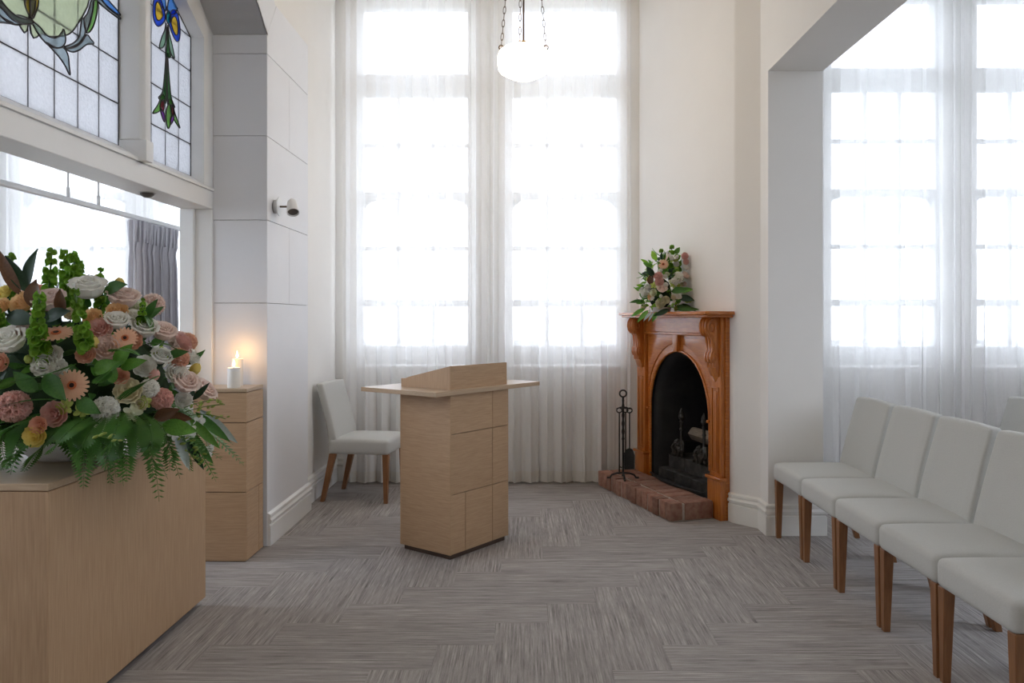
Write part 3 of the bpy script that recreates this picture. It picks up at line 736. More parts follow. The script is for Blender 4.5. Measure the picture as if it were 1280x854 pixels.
# top board .95 x .60, corner measured at (-.48, 4.21)
dx = Vector((-.48, 4.21))-LC; ex, ey = Vector((.6, .8)), Vector((-.8, .6)); tx, ty = dx.dot(ex), dx.dot(ey)
MB().box(tx, tx+.95, ty, ty+.60, LH, LH+.025).build('top', MT['oak_top'], t, bevel=.0015, seg=1)
rb = MB().prism([(.004, .95), (LY+.004, .95), (LY+.004, .998), (LY-.03, 1.000), (LY-.06, 1.010), (.004, 1.082)], .0, .014, 'yz')
rb.prism([(.004, .95), (LY+.004, .95), (LY+.004, .998), (LY-.03, 1.000), (LY-.06, 1.010), (.004, 1.082)], LX-.014, LX, 'yz')
rbo = rb.build('reading_box_side', MT['oak_v'], t)
MB().box(.0141, LX-.0141, .004, .018, .95, 1.082).build('reading_box_front', MT['oak_h'], t)
MB().box(.0141, LX-.0141, LY-.010, LY+.004, .95, .998).build('reading_box_lip', MT['oak_h'], t)
MB().prism([(.018, 1.062), (LY-.012, .976), (LY-.012, .962), (.018, 1.048)], .0141, LX-.0141, 'yz').build('reading_slope', MT['oak_top'], t)

# ================================================================== CHAIRS  (local +x is the front)
def make_chair(label):
    t = thing('dining_chair', label, 'chair', (0, 0, 0), 0, 'upholstered chairs')
    def seatf(mb):
        xs = [-.20, -.12, -.04, .04, .12, .20, .235]; return mb
    # cushion: rounded slab with a gently crowned top
    nx, ny = 9, 9; X0, X1, Yh = -.225, .235, .2365
    mb = MB(); top = lambda u, v: (X0+(X1-X0)*u, -Yh+2*Yh*v, .462+.014*(1-(2*u-1)**4)*(1-(2*v-1)**4))
    bot = lambda u, v: (X0+(X1-X0)*u, -Yh+2*Yh*v, .352)
    mb.grid(top, nx, ny); mb.grid(bot, nx, ny)
    o = nx*ny; per = [i for i in range(nx)]+[j*nx+nx-1 for j in range(1, ny)]+[(ny-1)*nx+i for i in range(nx-2, -1, -1)]+[j*nx for j in range(ny-2, 0, -1)]
    for a in range(len(per)):
        b = (a+1) % len(per); mb.f.append((per[a], per[b], per[b]+o, per[a]+o))
    mb.build('seat', MT['fabric'], t, bevel=.026, seg=4, angle=60)
    # backrest: upholstered slab, leaning, with a slight hollow
    th = .062; Zs = [.350, .40, .455, .54, .64, .74, .82, .868]
    def bx(z): return -.165-.105*max(0, (z-.44)/.42)**1.15 if z > .44 else -.165
    mb = MB(); nz = len(Zs); ny = 7; vs = []
    for side in (0, 1):
        for z in Zs:
            for j in range(ny):
                v = -1+2*j/(ny-1); hol = .006*(1-v*v) if side == 0 else 0
                vs.append((bx(z)-hol-side*th*(1-.12*(z-.35)), v*(.229-.022*(z-.35)), z+(.006*(1-v*v) if z > .86 else 0)))
    fs = []; S = nz*ny
    for i in range(nz-1):
        for j in range(ny-1):
            for s in (0, S): fs.append((s+i*ny+j, s+i*ny+j+1, s+(i+1)*ny+j+1, s+(i+1)*ny+j))
    per = [j for j in range(ny)]+[i*ny+ny-1 for i in range(1, nz)]+[(nz-1)*ny+j for j in range(ny-2, -1, -1)]+[i*ny for i in range(nz-2, 0, -1)]
    for a in range(len(per)):
        b = (a+1) % len(per); fs.append((per[a], per[b], per[b]+S, per[a]+S))
    mb.add(vs, fs); mb.build('backrest', MT['fabric'], t, bevel=.016, seg=3, angle=60)
    for s in (-1, 1):
        MB().taper((.207, s*.216, 0), .028, .028, (.205, s*.211, .356), .044, .044).build('leg', MT['leg'], t, bevel=.002, seg=1)
        mb = MB(); mb.taper((-.275, s*.216, 0), .030, .028, (-.195, s*.211, .356), .048, .044); mb.build('leg', MT['leg'], t, bevel=.002, seg=1)
    return t
ch = make_chair('pale grey upholstered chair standing alone between the left wall and the lectern')
ch.location = (-1.195, 5.955, 0); ch.rotation_euler = (0, 0, math.atan2(-.13, .99))
CY0, CP = 4.605, .479
labs = ['first chair of the right-hand row, farthest away, beside the pier', 'second chair of the right-hand row, counting from the pier', 'third and middle chair of the right-hand row, counting from the pier',
        'fourth chair of the right-hand row, counting from the pier', 'nearest chair of the right-hand row, cut by the picture edge']
for k in range(5): dup(ch, (1.762, CY0-k*CP, 0), PI, 'pale grey upholstered '+labs[k])
dup(ch, (2.70, 4.62, 0), PI, 'pale grey upholstered chair in the second row, showing above the fourth chair')

# ================================================================== PENDANT LAMP
t = thing('pendant_lamp', 'white opal glass pendant lamp hung on three chains', 'pendant lamp', (-.013, 5.0, 0))
MB().lathe([(.02, 3.096), (.06, 3.088), (.105, 3.075), (.137, 3.062), (.155, 3.045), (.164, 3.022), (.1655, 2.985), (.1635, 2.960), (.158, 2.934), (.148, 2.920), (.128, 2.913), (.124, 2.906), (.100, 2.895), (.07, 2.880), (.035, 2.871), (0, 2.869)], 40).build('glass_bowl', MT['opal'], t, angle=40)
MB().lathe([(0, 3.122), (.012, 3.120), (.020, 3.108), (.024, 3.094), (0, 3.094)], 20).build('finial', MT['brass'], t)
MB().tube([(0, 0, 3.115), (0, 0, 4.36)], .006, 8).build('cord', MT['bronze'], t)
MB().lathe([(0, 4.33), (.05, 4.335), (.065, 4.37), (.068, 4.40), (0, 4.40)], 24).build('canopy', MT['bronze'], t)
for az in (PI, 0, PI*.56):
    d = Vector((math.cos(az), math.sin(az), 0)); a = d*.143+Vector((0, 0, 3.074)); b = d*.03+Vector((0, 0, 4.345))
    mb = MB(); n = 30; ax = (b-a).normalized(); s1 = ax.cross(Vector((0, 1, .2))).normalized(); s2 = ax.cross(s1)
    for k in range(n):
        c = a.lerp(b, (k+.7)/n); L = (b-a).length/n*.62; q = s1 if k % 2 else s2
        mb.tube([c+ax*(L*math.cos(x))+q*(.0085*math.sin(x)) for x in [2*PI*i/10 for i in range(10)]], .0022, 5, True)
    co = mb.build('chain', MT['bronze'], t)
    mb = MB(); mb.tube([a+Vector((0, 0, .004))+ax*(.014*math.cos(x))+s1*(.014*math.sin(x)) for x in [2*PI*i/14 for i in range(14)]], .004, 6, True); mb.build('eyelet', MT['bronze'], co)

dup(t, (-.013, .4, 0), 0, 'added out-of-frame opal pendant lamp for warm fill, over the near part of the room')  # unseen lamp, added for warm fill on the camera-facing surfaces
# ================================================================== FIREPLACE  (local x along the wall, y into the wall)
FR = math.atan2(FD.y, FD.x)
fpl = thing('fireplace_surround', 'varnished orange cedar fireplace surround with carved scroll brackets', 'fireplace', (FA.x, FA.y, 0), FR)
FL = 1.284; AU0, AU1, ASP, ATOP = .20, 1.085, .62, 1.108; AM = (AU0+AU1)/2; AHW = (AU1-AU0)/2
def arc_pts(hw, top, n=21, sp=ASP):
    return [(AM-hw*math.cos(PI*i/(n-1)), sp+(top-sp)*math.sin(PI*i/(n-1))**.92) for i in range(n)]
hole = arc_pts(AHW, ATOP)
MB().prism([(0.005, 0), (AU0, 0)]+hole+[(AU1, 0), (FL-.002, 0), (FL-.002, 1.355), (.002, 1.355)], .042, .073, 'xz').build('front_board', MT['mantel'], fpl, angle=25)
# raised spandrels either side of the key block
o2 = arc_pts(AHW+.055, ATOP+.055)
lf = [p for p in o2 if p[0] < AM-.055 and p[0] > .168]; rt = [p for p in o2 if p[0] > AM+.055 and p[0] < FL-.168]
MB().prism(lf+[(AM-.055, 1.205), (.168, 1.205)], .034, .044, 'xz').build('spandrel', MT['mantel'], fpl, bevel=.003, seg=2, angle=25)
MB().prism(rt+[(FL-.168, 1.205), (AM+.055, 1.205)], .034, .044, 'xz').build('spandrel', MT['mantel'], fpl, bevel=.003, seg=2, angle=25)
MB().prism([(AM-.030, ATOP-.004), (AM+.030, ATOP-.004), (AM+.042, 1.232), (AM-.042, 1.232)], .012, .044, 'xz').build('keystone', MT['mantel_v'], fpl, bevel=.004)
MB().tube([(p[0], .040, p[1]) for p in [(AU0, .30)]+hole+[(AU1, .30)]], .010, 8).build('arch_bead', MT['mantel'], fpl)
MB().box(.16, FL-.16, .020, .044, 1.245, 1.355).build('frieze', MT['mantel'], fpl)
MB().box(.14, FL-.14, .010, .044, 1.225, 1.248).build('frieze_moulding', MT['mantel'], fpl, bevel=.006, seg=3)
for u0 in (0, FL-.165):
    u1 = u0+.165
    pl = MB().box(u0, u1, 0, .044, 0, .262).build('plinth_block', MT['mantel_v'], fpl, bevel=.003)
    MB().box(u0-.012, u1+.012, -.014, .044, .262, .285).build('plinth_moulding', MT['mantel'], pl, bevel=.007, seg=3)
    pi = MB().prism([(u0+.012, .285), (u1-.012, .285), (u1-.012, 1.355), (u0+.012, 1.355)], .014, .044, 'xz').build('pilaster', MT['mantel_v'], fpl, bevel=.002)
    for (a, b, c_, d) in ((u0+.040, u0+.048, .31, .885), (u1-.048, u1-.040, .31, .885), (u0+.040, u1-.040, .31, .318), (u0+.040, u1-.040, .877, .885)):
        MB().box(a, b, .007, .016, c_, d).build('panel_bead', MT['mantel_v'], pi, bevel=.002, seg=2)
    MB().box(u0+.062, u1-.062, .0075, .016, .335, .860).build('raised_panel', MT['mantel_v'], pi, bevel=.003, seg=2)
    # carved scroll bracket (profile in depth and height)
    prof = [(.03, 1.352), (-.085, 1.352), (-.12, 1.342), (-.142, 1.318), (-.147, 1.288), (-.136, 1.258), (-.112, 1.240), (-.085, 1.236), (-.066, 1.215), (-.056, 1.18), (-.050, 1.145), (-.054, 1.125), (-.072, 1.108), (-.078, 1.082), (-.066, 1.060), (-.045, 1.052), (-.040, 1.02), (-.022, .985), (-.002, .958), (.03, .950)]
    prof = [(.015+(a-.015)*.58 if a < .015 else a, b) for a, b in prof]
    cu = (u0+u1)/2
    co = MB().prism(prof, cu-.050, cu+.050, 'yz').build('scroll_bracket', MT['mantel_v'], fpl, bevel=.004, seg=2)
    for k in (-.034, 0, .034):
        MB().tube([(cu+k, p[0]-.002, p[1]) for p in prof[1:17]], .0125, 8).build('flute', MT['mantel_v'], co)
    for s in (-1, 1):
        sp = [(cu+s*.050, -.042+.66*(.052-.0125*th/PI*1.15)*math.cos(th+1.2), 1.292+(.052-.0125*th/PI*1.15)*math.sin(th+1.2)) for th in [i*.25 for i in range(0, 46)]]
        MB().tube(sp, [.0075*(1-.4*i/45) for i in range(46)], 7).build('volute', MT['mantel_v'], co)
        sp = [(cu+s*.050, -.020+.7*(.026-.006*th/PI)*math.cos(-th+2), 1.085+(.026-.006*th/PI)*math.sin(-th+2)) for th in [i*.3 for i in range(0, 34)]]
        MB().tube(sp, .005, 6).build('volute', MT['mantel_v'], co)
    def drop(a, b):
        th = (a-.5)*2; wd = .052*(math.sin(PI*min(1, b*.72+.02))**.7)*(1-.12*abs(math.sin(b*11)))
        return (cu+th*wd, .016-.030*(1-th*th)*(b**.6)-.004*math.cos(th*9)*b, .915+.135*b)
    MB().grid(drop, 13, 12).build('carved_leaf', MT['mantel_v'], co)
    kx = u0+.175 if u0 == 0 else u1-.175
    MB().lathe([(0, -.022), (.010, -.018), (.012, -.010), (.007, -.004), (.006, .03), (0, .03)], 14, (AU0-.012 if u0 == 0 else AU1+.012, .030, ASP+.02), Matrix.Rotation(PI/2, 3, 'X') @ Matrix.Rotation(PI, 3, 'X')).build('knob', MT['mantel_v'], fpl)
sh = MB().box(.005, 1.345, -.150, .073, 1.373, 1.397).build('mantel_shelf', MT['mantel'], fpl, bevel=.005, seg=2)
MB().box(.015, 1.325, -.128, .073, 1.355, 1.374).build('shelf_moulding', MT['mantel'], sh, bevel=.006, seg=3)
# cast-iron arched hood and firebox
inner = arc_pts(AHW-.055, ATOP-.045)
a0 = [(AU0+.002, .0)]+arc_pts(AHW-.002, ATOP-.002)+[(AU1-.002, 0)]; a1 = [(AU0+.055, 0)]+inner+[(AU1-.055, 0)]
mb = MB(); n = len(a0); vs = []
for pts, y in ((a0, .050), (a0, .068), ([((p[0]+q[0])/2, (p[1]+q[1])/2) for p, q in zip(a0, a1)], .085), (a1, .13), (a1, .53)): vs += [(p[0], y, p[1]) for p in pts]
fs = [(i*n+k, i*n+k+1, (i+1)*n+k+1, (i+1)*n+k) for i in range(4) for k in range(n-1)]
mb.add(vs, fs); mb.add([(p[0], .53, p[1]) for p in a1], [tuple(range(n))])
hood = mb.build('iron_hood', MT['soot'], fpl, angle=50)
MB().box(AU0+.02, AU1-.02, -.003, .53, 0, .10).build('firebox_floor', MT['soot'], fpl)

# brick hearth
HB = fp(.02, 0)
hth = thing('brick_hearth', 'low red brick hearth in front of the fireplace', 'hearth', tuple(fp(0, 0))+(0,), FR)
HU0, HU1, HH, HD = .0, 1.215, .122, .335
mb = MB().box(HU0+.013, HU1-.013, -HD+.013, -.004, 0, HH-.008)
mb.build('mortar', MT['mortar'], hth, bevel=.003, seg=1)
nb = 14; p = (HU1-HU0)/nb
rnd = random.Random(5)
bm1 = MB().box(-.0365, .0365, -.046, .046, -.056, .061).mesh('brick', MT['brick'], bevel=.006, seg=2)
bm2 = MB().box(-.0490, .0490, -.1055, .1055, -.056, .061).mesh('brick', MT['brick'], bevel=.006, seg=2)
for k in range(nb):
    link('brick', bm1, hth, (HU0+(k+.5)*p+rnd.uniform(-.002, .002), -HD+.049+rnd.uniform(-.005, .004), .060+rnd.uniform(-.003, .003)), (rnd.uniform(-.02, .02), rnd.uniform(-.02, .02), rnd.uniform(-.03, .03)))
nb2 = 11; p2 = (HU1-HU0)/nb2
for k in range(nb2):
    link('brick', bm2, hth, (HU0+(k+.5)*p2+rnd.uniform(-.002, .002), -HD+.108+.109+rnd.uniform(-.003, .003), .060+rnd.uniform(-.003, .003)), (rnd.uniform(-.012, .012), rnd.uniform(-.012, .012), rnd.uniform(-.015, .015)))
# firebrick ledges, fender, andirons, log
t = thing('fire_ledge', 'stepped sooty black firebrick ledge inside the fireplace', 'fire grate', tuple(fp(0, 0))+(0,), FR)
def blocks(y0, y1, z0, z1, n):
    L = (AU1-AU0-.13)/n
    for k in range(n):
        MB().box(AU0+.065+k*L+.002, AU0+.065+(k+1)*L-.002, y0, y1, z0, z1).build('firebrick', MT['ledge'], t, bevel=.005, seg=2)
blocks(.075, .165, .10, .178, 3); blocks(.165, .50, .10, .275, 3)
t = thing('hearth_fender', 'curved black iron fender strip at the foot of the fire opening', 'fender', tuple(fp(0, 0))+(HH,), FR)
def fend(k0, k1, z0, z1):
    n = 25; a = [(AU0+.03+(AU1-AU0-.06)*i/(n-1), .02-k0*math.sin(PI*i/(n-1))) for i in range(n)]; b = [(AU0+.05+(AU1-AU0-.10)*i/(n-1), .025-k1*math.sin(PI*i/(n-1))) for i in range(n)][::-1]
    return MB().prism(a+b, z0, z1, 'xy')
fend(.075, .045, .002, .016).build('rim', MT['iron'], t, bevel=.003)
fend(.060, .0, .002, .006).build('plate', MT['iron'], t)
def andiron(u, y, label):
    c = fp(u, y); t = thing('andiron', label, 'andiron', (c.x, c.y, .275), FR, 'andirons')
    MB().lathe([(.012, .10), (.014, .12), (.010, .13), (.0115, .20), (.016, .205), (.016, .215), (.011, .222), (.012, .26), (.017, .265), (.017, .272), (.010, .278)], 14).build('shaft', MT['andiron'], t)
    f = MB().lathe([(.010, .276), (.021, .292), (.026, .308), (.019, .325), (.021, .332), (.014, .350), (.006, .368), (0, .378)], 8)
    f.build('flame_finial', MT['andiron'], t)
    mb = MB()
    for s in (-1, 1):
        mb.tube([(s*(.02+.055*math.sin(x*.9))*(1 if x < 2.2 else .8), -.01-.01*x, .115*(1-x/3.6)+.012*math.sin(3*x)) for x in [i*.3 for i in range(12)]], [.014+.006*math.sin(i*.9) for i in range(12)], 8)
        mb.tube([(s*.03, -.02, .10), (s*.062, -.035, .085), (s*.070, -.04, .060), (s*.050, -.045, .045), (s*.035, -.045, .06)], [.008, .012, .013, .011, .007], 8)
        mb.tube([(s*.035, -.015, .05), (s*.06, -.03, .03), (s*.075, -.035, .012), (s*.085, -.04, .008)], [.012, .013, .012, .010], 8)
    mb.lathe([(.0, -.001), (.028, 0), (.033, .03), (.040, .055), (.030, .08), (.022, .10), (.014, .115), (0, .118)], 10, (0, -.012, 0))
    for k in range(7):
        a = k*.9; mb.lathe([(0, -.016), (.012, -.008), (.015, 0), (.012, .008), (0, .016)], 8, (.036*math.cos(a), -.022-.014*abs(math.sin(a)), .035+.010*k))
    mb.build('scrolled_base', MT['andiron'], t)
    MB().tube([(0, 0, .11), (0, .05, .115), (0, .19, .115), (0, .205, .10), (0, .21, .002)], .010, 8).build('billet_bar', MT['andiron'], t)
andiron(.40, .205, 'ornate black andiron with flame finial, the left one in the fire opening')
andiron(.735, .205, 'ornate black andiron with flame finial, the right one in the fire opening')
c = fp(.70, .305)
t = thing('log', 'split grey log lying across the andirons in the fireplace', 'log', (c.x, c.y, .445), FR)
rnd = random.Random(3); pr = [(-.30, .040), (-.29, .047), (-.1, .050), (.1, .048), (.28, .052), (.295, .045)]
mb = MB(); n = 14; rs = [rnd.uniform(.86, 1.1) for _ in range(n)]; vs = []; fs = []
for x, r in pr: vs += [(x, r*rs[k]*math.cos(2*PI*k/n), r*rs[k]*math.sin(2*PI*k/n)+.003-.012*x) for k in range(n)]
for i in range(len(pr)-1): fs += [(i*n+k, i*n+(k+1) % n, (i+1)*n+(k+1) % n, (i+1)*n+k) for k in range(n)]
fs += [tuple(range(n))[::-1], tuple(range((len(pr)-1)*n, len(pr)*n))]
mb.add(vs, fs).build('wood', MT['log'], t, angle=30)

# fire tools on a stand
TP = ray(778.8, 599, 6.0); TB = (TP.x, 6.0)
t = thing('fire_tool_stand', 'black wrought iron fire tool stand with ring top on the brick hearth', 'tool stand', (TB[0], TB[1], .122))
MB().tube([(0, 0, .02), (0, 0, .625)], .0085, 10).build('pole', MT['iron'], t)
mb = MB()
for s in (0, 1): mb.tube([(.0075*math.cos(a*1.0+s*PI), .0075*math.sin(a+s*PI), .30+a*.02) for a in [i*.5 for i in range(31)]], .0045, 6)
mb.build('twist', MT['iron'], t)
MB().tube([(.026*math.cos(a), 0, .652+.026*math.sin(a)) for a in [2*PI*i/22 for i in range(22)]], .0065, 8, True).build('ring_handle', MT['iron'], t)
for a in (PI*.02, PI*.98, PI*1.5):
    d = Vector((math.cos(a), math.sin(a)*.9, 0))
    MB().tube([d*.0+Vector((0, 0, .045)), d*.05+Vector((0, 0, .042)), d*.085+Vector((0, 0, .030)), d*.10+Vector((0, 0, .008)), d*.122+Vector((0, 0, .0075))], .0075, 8).build('foot', MT['iron'], t)
MB().tube([(-.05, 0, .535), (-.02, -.012, .548), (.02, -.012, .548), (.055, -.01, .535)], .005, 8).build('hook_bar', MT['iron'], t)
MB().tube([(.0, .02, .54), (.025, -.03, .54)], .005, 8).build('hook_bar', MT['iron'], t)
def tool(name, label, cat, off, zt, zb, head):
    o = thing(name, label, cat, (TB[0]+off[0], TB[1]+off[1], .122), 0)
    MB().tube([(.020*math.cos(a), 0, zt+.018*math.sin(a)) for a in [2*PI*i/18 for i in range(18)]], .005, 7, True).build('ring', MT['iron'], o)
    MB().tube([(0, 0, zt-.018), (0, 0, zb)], .0052, 8).build('shaft', MT['iron'], o)
    head(o); return o
tool('fire_poker', 'black iron poker hanging left on the fire tool stand', 'poker', (-.030, -.012), .525, .10, lambda o: (MB().tube([(0, 0, .11), (0, 0, .06), (.006, 0, .035)], [.0055, .006, .002], 8).build('point', MT['iron'], o), MB().tube([(0, 0, .10), (.016, 0, .085), (.022, 0, .10)], [.005, .004, .002], 7).build('hook', MT['iron'], o)))
def shovel(o):
    mb = MB(); mb.prism([(-.036, .075), (.036, .075), (.038, .19), (.024, .228), (.006, .236), (-.006, .236), (-.024, .228), (-.038, .19)], -.003, .003, 'xz')
    mb.box(-.039, -.034, -.016, .003, .075, .19); mb.box(.034, .039, -.016, .003, .075, .19); mb.build('blade', MT['iron'], o, bevel=.001, seg=1)
tool('fire_shovel', 'black iron shovel with flat blade hanging on the fire tool stand', 'shovel', (.046, -.022), .525, .225, shovel)
def brush(o):
    MB().lathe([(0, .195), (.014, .190), (.018, .18), (.016, .165)], 12).build('ferrule', MT['iron'], o)
    MB().lathe([(.016, .170), (.022, .12), (.028, .075), (0, .072)], 14).build('bristles', MT['soot'], o)
tool('hearth_brush', 'black hearth brush hanging behind on the fire tool stand', 'brush', (.024, .045), .52, .18, brush)

# ================================================================== FLOWERS
def V3(a): return Vector(a)
FM = {}
def petal_patch(mb, az, w_, prof, ruffle=0, nu=5, ph=0):
    """petal wrapped round the z axis: prof = [(r, z, width factor)]"""
    m = len(prof)
    def fn(u, v):
        i = min(int(v*(m-1)), m-2); f = v*(m-1)-i
        r = prof[i][0]*(1-f)+prof[i+1][0]*f; z = prof[i][1]*(1-f)+prof[i+1][1]*f; k = prof[i][2]*(1-f)+prof[i+1][2]*f
        s = (u-.5)*2; a = az+s*w_*k
        rr = r*(1+.05*s*s)+ruffle*v*v*math.sin(s*6+ph)*.5; zz = z-.10*z*s*s*v+ruffle*v*v*math.cos(s*7+ph)
        return (rr*math.cos(a), rr*math.sin(a), zz)
    mb.grid(fn, nu, m)
def rose_mesh(col, kind):
    key = ('rose', col, kind)
    if key in FM: return FM[key]
    rnd = random.Random(hash(kind) % 7 if isinstance(kind, str) else kind); mb = MB()
    if kind == 0:      # high-centred garden rose, unit radius
        L = [(3, .16, .95, .0), (4, .34, .98, .05), (5, .55, .95, .12), (5, .78, .85, .22), (6, 1.0, .66, .34)]
        for li, (n, R, H, cu) in enumerate(L):
            for k in range(n):
                az = 2*PI*(k+.37*li)/n+rnd.uniform(-.1, .1)
                petal_patch(mb, az, PI/n*1.35, [(.12, -.55, .8), (R*.75, -.35, 1), (R, .05, 1.05), (R*.94, H*.62, 1), (R*(.86+cu*.6), H*.88, .85), (R*(.92+cu), H*(.92-cu*.25), .5)], .02, 6, k)
    elif kind == 1:    # open, flat ranunculus or lisianthus
        L = [(4, .14, .50, .0), (5, .32, .46, .1), (6, .52, .36, .3), (6, .76, .20, .5), (6, .98, .02, .7)]
        for li, (n, R, H, cu) in enumerate(L):
            for k in range(n):
                az = 2*PI*(k+.41*li)/n+rnd.uniform(-.15, .15)
                petal_patch(mb, az, PI/n*1.4, [(.06, -.55, .8), (R*.55, -.42, 1), (R*.92, H-.36, 1.1), (R*.98, H-.08, 1.05), (R*(1.02+.12*cu), H+.02, .72)], .09, 7, k*1.3+li)
    elif kind == 2:    # bud, egg shaped
        for li, (n, R) in enumerate(((3, .45), (4, .8))):
            for k in range(n):
                petal_patch(mb, 2*PI*(k+.4*li)/n, PI/n*1.5, [(.15, -.9, .8), (R*.9, -.5, 1), (R, .1, 1), (R*.75, .7, .9), (R*.35, 1.05, .6)], .02, 5, k)
    FM[key] = mb.mesh('rose', PT[col], angle=180); return FM[key]
def ball_mesh(col, seed=0):       # carnation, stock: a ball of small ruffled florets
    key = ('ball', col, seed)
    if key in FM: return FM[key]
    rnd = random.Random(seed+3); mb = MB()
    for k in range(46):
        z = 1-1.5*(k+.5)/46; a = k*2.39996; r = math.sqrt(max(0, 1-z*z)); n = Vector((r*math.cos(a), r*math.sin(a), z)); q = n.to_track_quat('Z', 'Y'); ph = rnd.uniform(0, 6)
        c = n*.62
        for j in range(4):
            aj = ph+j*PI/2
            def fn(u, v):
                s = (u-.5)*1.5*(.3+.7*v); l = .05+.46*v
                p = Vector((l*math.cos(aj+s), l*math.sin(aj+s), .22*v+.09*math.sin(s*7+ph+j)*v)); return c+q @ p
            mb.grid(fn, 4, 3)
    FM[key] = mb.mesh('floret_ball', PT[col], angle=180); return FM[key]
def gerbera_meshes():
    if 'gerb' in FM: return FM['gerb']
    mb = MB()
    for n, L, z0, off in ((20, 1.0, .02, 0), (18, .82, .07, .17)):
        for k in range(n):
            a = 2*PI*k/n+off; 
            def fn(u, v):
                l = .22+(L-.22)*v; w_ = .125*math.sin(PI*(.15+.72*v))**.7; s = (u-.5)*2
                x = l; y = s*w_; z = z0+.10*v-.07*v*v+.025*(1-s*s)
                return (x*math.cos(a)-y*math.sin(a), x*math.sin(a)+y*math.cos(a), z)
            mb.grid(fn, 3, 5)
    outer_ = mb.mesh('gerbera_petals', PT['gerb'], angle=180)
    mb = MB()
    for k in range(26):
        a = 2*PI*k/26
        for l0, l1, z in ((.18, .40, .12), (.14, .30, .15)):
            mb.add([(l0*math.cos(a-.08), l0*math.sin(a-.08), z), (l0*math.cos(a+.08), l0*math.sin(a+.08), z), (l1*math.cos(a), l1*math.sin(a), z+.06)], [(0, 1, 2)])
    mb.lathe([(.26, .05), (.26, .12), (.14, .15)], 20)
    ring = mb.mesh('inner_ring', PT['gerb_in'], angle=180)
    eye = MB().lathe([(.15, .13), (.14, .17), (.09, .19), (0, .195)], 18).mesh('flower_eye', LF['eye'])
    FM['gerb'] = (outer_, ring, eye); return FM['gerb']
def orchid_mesh(col):
    key = ('orchid', col)
    if key in FM: return FM[key]
    mb = MB()
    for k in range(5):
        a = 2*PI*k/5+.3
        def fn(u, v):
            w_ = (.42 if k % 2 else .32)*math.sin(PI*(.08+.84*v))**.8; s = (u-.5)*2; x = .08+.92*v; y = s*w_; z = .22*v*v*(-1 if k % 2 else .6)+.10*s*s+.1
            return (x*math.cos(a)-y*math.sin(a), x*math.sin(a)+y*math.cos(a), z)
        mb.grid(fn, 5, 5)
    mb.lathe([(0, 0), (.12, .08), (.16, .25), (.22, .38)], 10)
    FM[key] = mb.mesh('orchid', PT[col], angle=180); return FM[key]
def bud_mesh():
    if 'bud' in FM: return FM['bud']
    FM['bud'] = MB().lathe([(0, -.9), (.25, -.7), (.42, -.2), (.40, .25), (.22, .75), (0, 1.0)], 9).mesh('flower_bud', LF['bud'], angle=180); return FM['bud']
def leaf_mesh(kind, wid, curl, matk):
    key = ('leaf', kind, wid, curl, matk)
    if key in FM: return FM[key]
    def fn(u, v):
        s = (u-.5)*2; w_ = wid*math.sin(PI*v**.8)**.9+.006
        return (s*w_, .0+v, curl*math.sin(PI*v*.9)-.5*curl*v+.35*wid*s*s*(1-.5*v))
    FM[key] = MB().grid(fn, 5, 9).mesh('leaf', LF[matk], angle=180); return FM[key]
def frond_build(root, p0, p1, p2, wid, matk='fern', n=30):
    """fern frond along a bent rachis with paired leaflets"""
    p0, p1, p2 = V3(p0), V3(p1), V3(p2)
    B = lambda t: p0*(1-t)**2+p1*2*t*(1-t)+p2*t*t
    D = lambda t: ((p1-p0)*(1-t)+(p2-p1)*t).normalized()
    mb = MB(); mb.tube([B(i/10) for i in range(11)], [.0022*(1-.7*i/10) for i in range(11)], 5)
    for i in range(1, n):
        t = i/n; c = B(t); d = D(t); sd = d.cross(Vector((0, 0, 1)))
        sd = sd.normalized() if sd.length > .1 else Vector((1, 0, 0))
        nn = sd.cross(d).normalized()
        L = wid*(math.sin(PI*min(1, t*.78+.16))**.8); wd = .0105*(L/wid)*(wid/.06)
        for s in (-1, 1):
            tip = c+sd*s*L*.92+d*L*.42-Vector((0, 0, 1))*L*.15+nn*.004; mid = c.lerp(tip, .45)
            mb.add([c, mid+d*wd-nn*.001, tip, mid-d*wd-nn*.001], [(0, 1, 2, 3)])
    return mb.build('fern_frond', LF[matk], root, angle=180)
def bell_build(root, pts, r, n):
    """bells of Ireland: whorls of green cups up a stem (pts in local space)"""
    P = [V3(p) for p in pts]
    def B(t):
        m = len(P)-1; x = min(t*m, m-1e-6); i = int(x); return P[i].lerp(P[i+1], x-i)
    st = MB().tube(P, .0035, 7).build('bell_stem', LF['stem'], root)
    rnd = random.Random(int(P[0].x*9999) & 1023)
    for i in range(n):
        t = (i+.6)/n; c = B(t); k = 1.45*r*(1.05-.6*t)*rnd.uniform(.85, 1.15); mb = MB()
        up = (P[-1]-P[0]).normalized()
        for j in range(6):
            a = j*2*PI/6+i*.6+rnd.uniform(-.2, .2); q = up.orthogonal().normalized(); q2 = up.cross(q)
            d = (q*math.cos(a)+q2*math.sin(a)+up*rnd.uniform(-.3, .7)).normalized(); R_ = d.to_track_quat('Z', 'Y').to_matrix()
            mb.lathe([(.10*k, 0), (.35*k, .35*k), (.55*k, .7*k), (.80*k, .95*k), (.62*k, .75*k), (.3*k, .4*k)], 8, c+d*.1*k+up*rnd.uniform(-.45, .45)*k, R_)
        mb.build('bell_whorl', LF['bell'], st, angle=180)
    return st
def clear_wall(p, lim):
    d = (Vector((p.x, p.y))-FA).dot(FN)-lim
    return p if d <= 0 else p-Vector((FN.x, FN.y, 0))*d
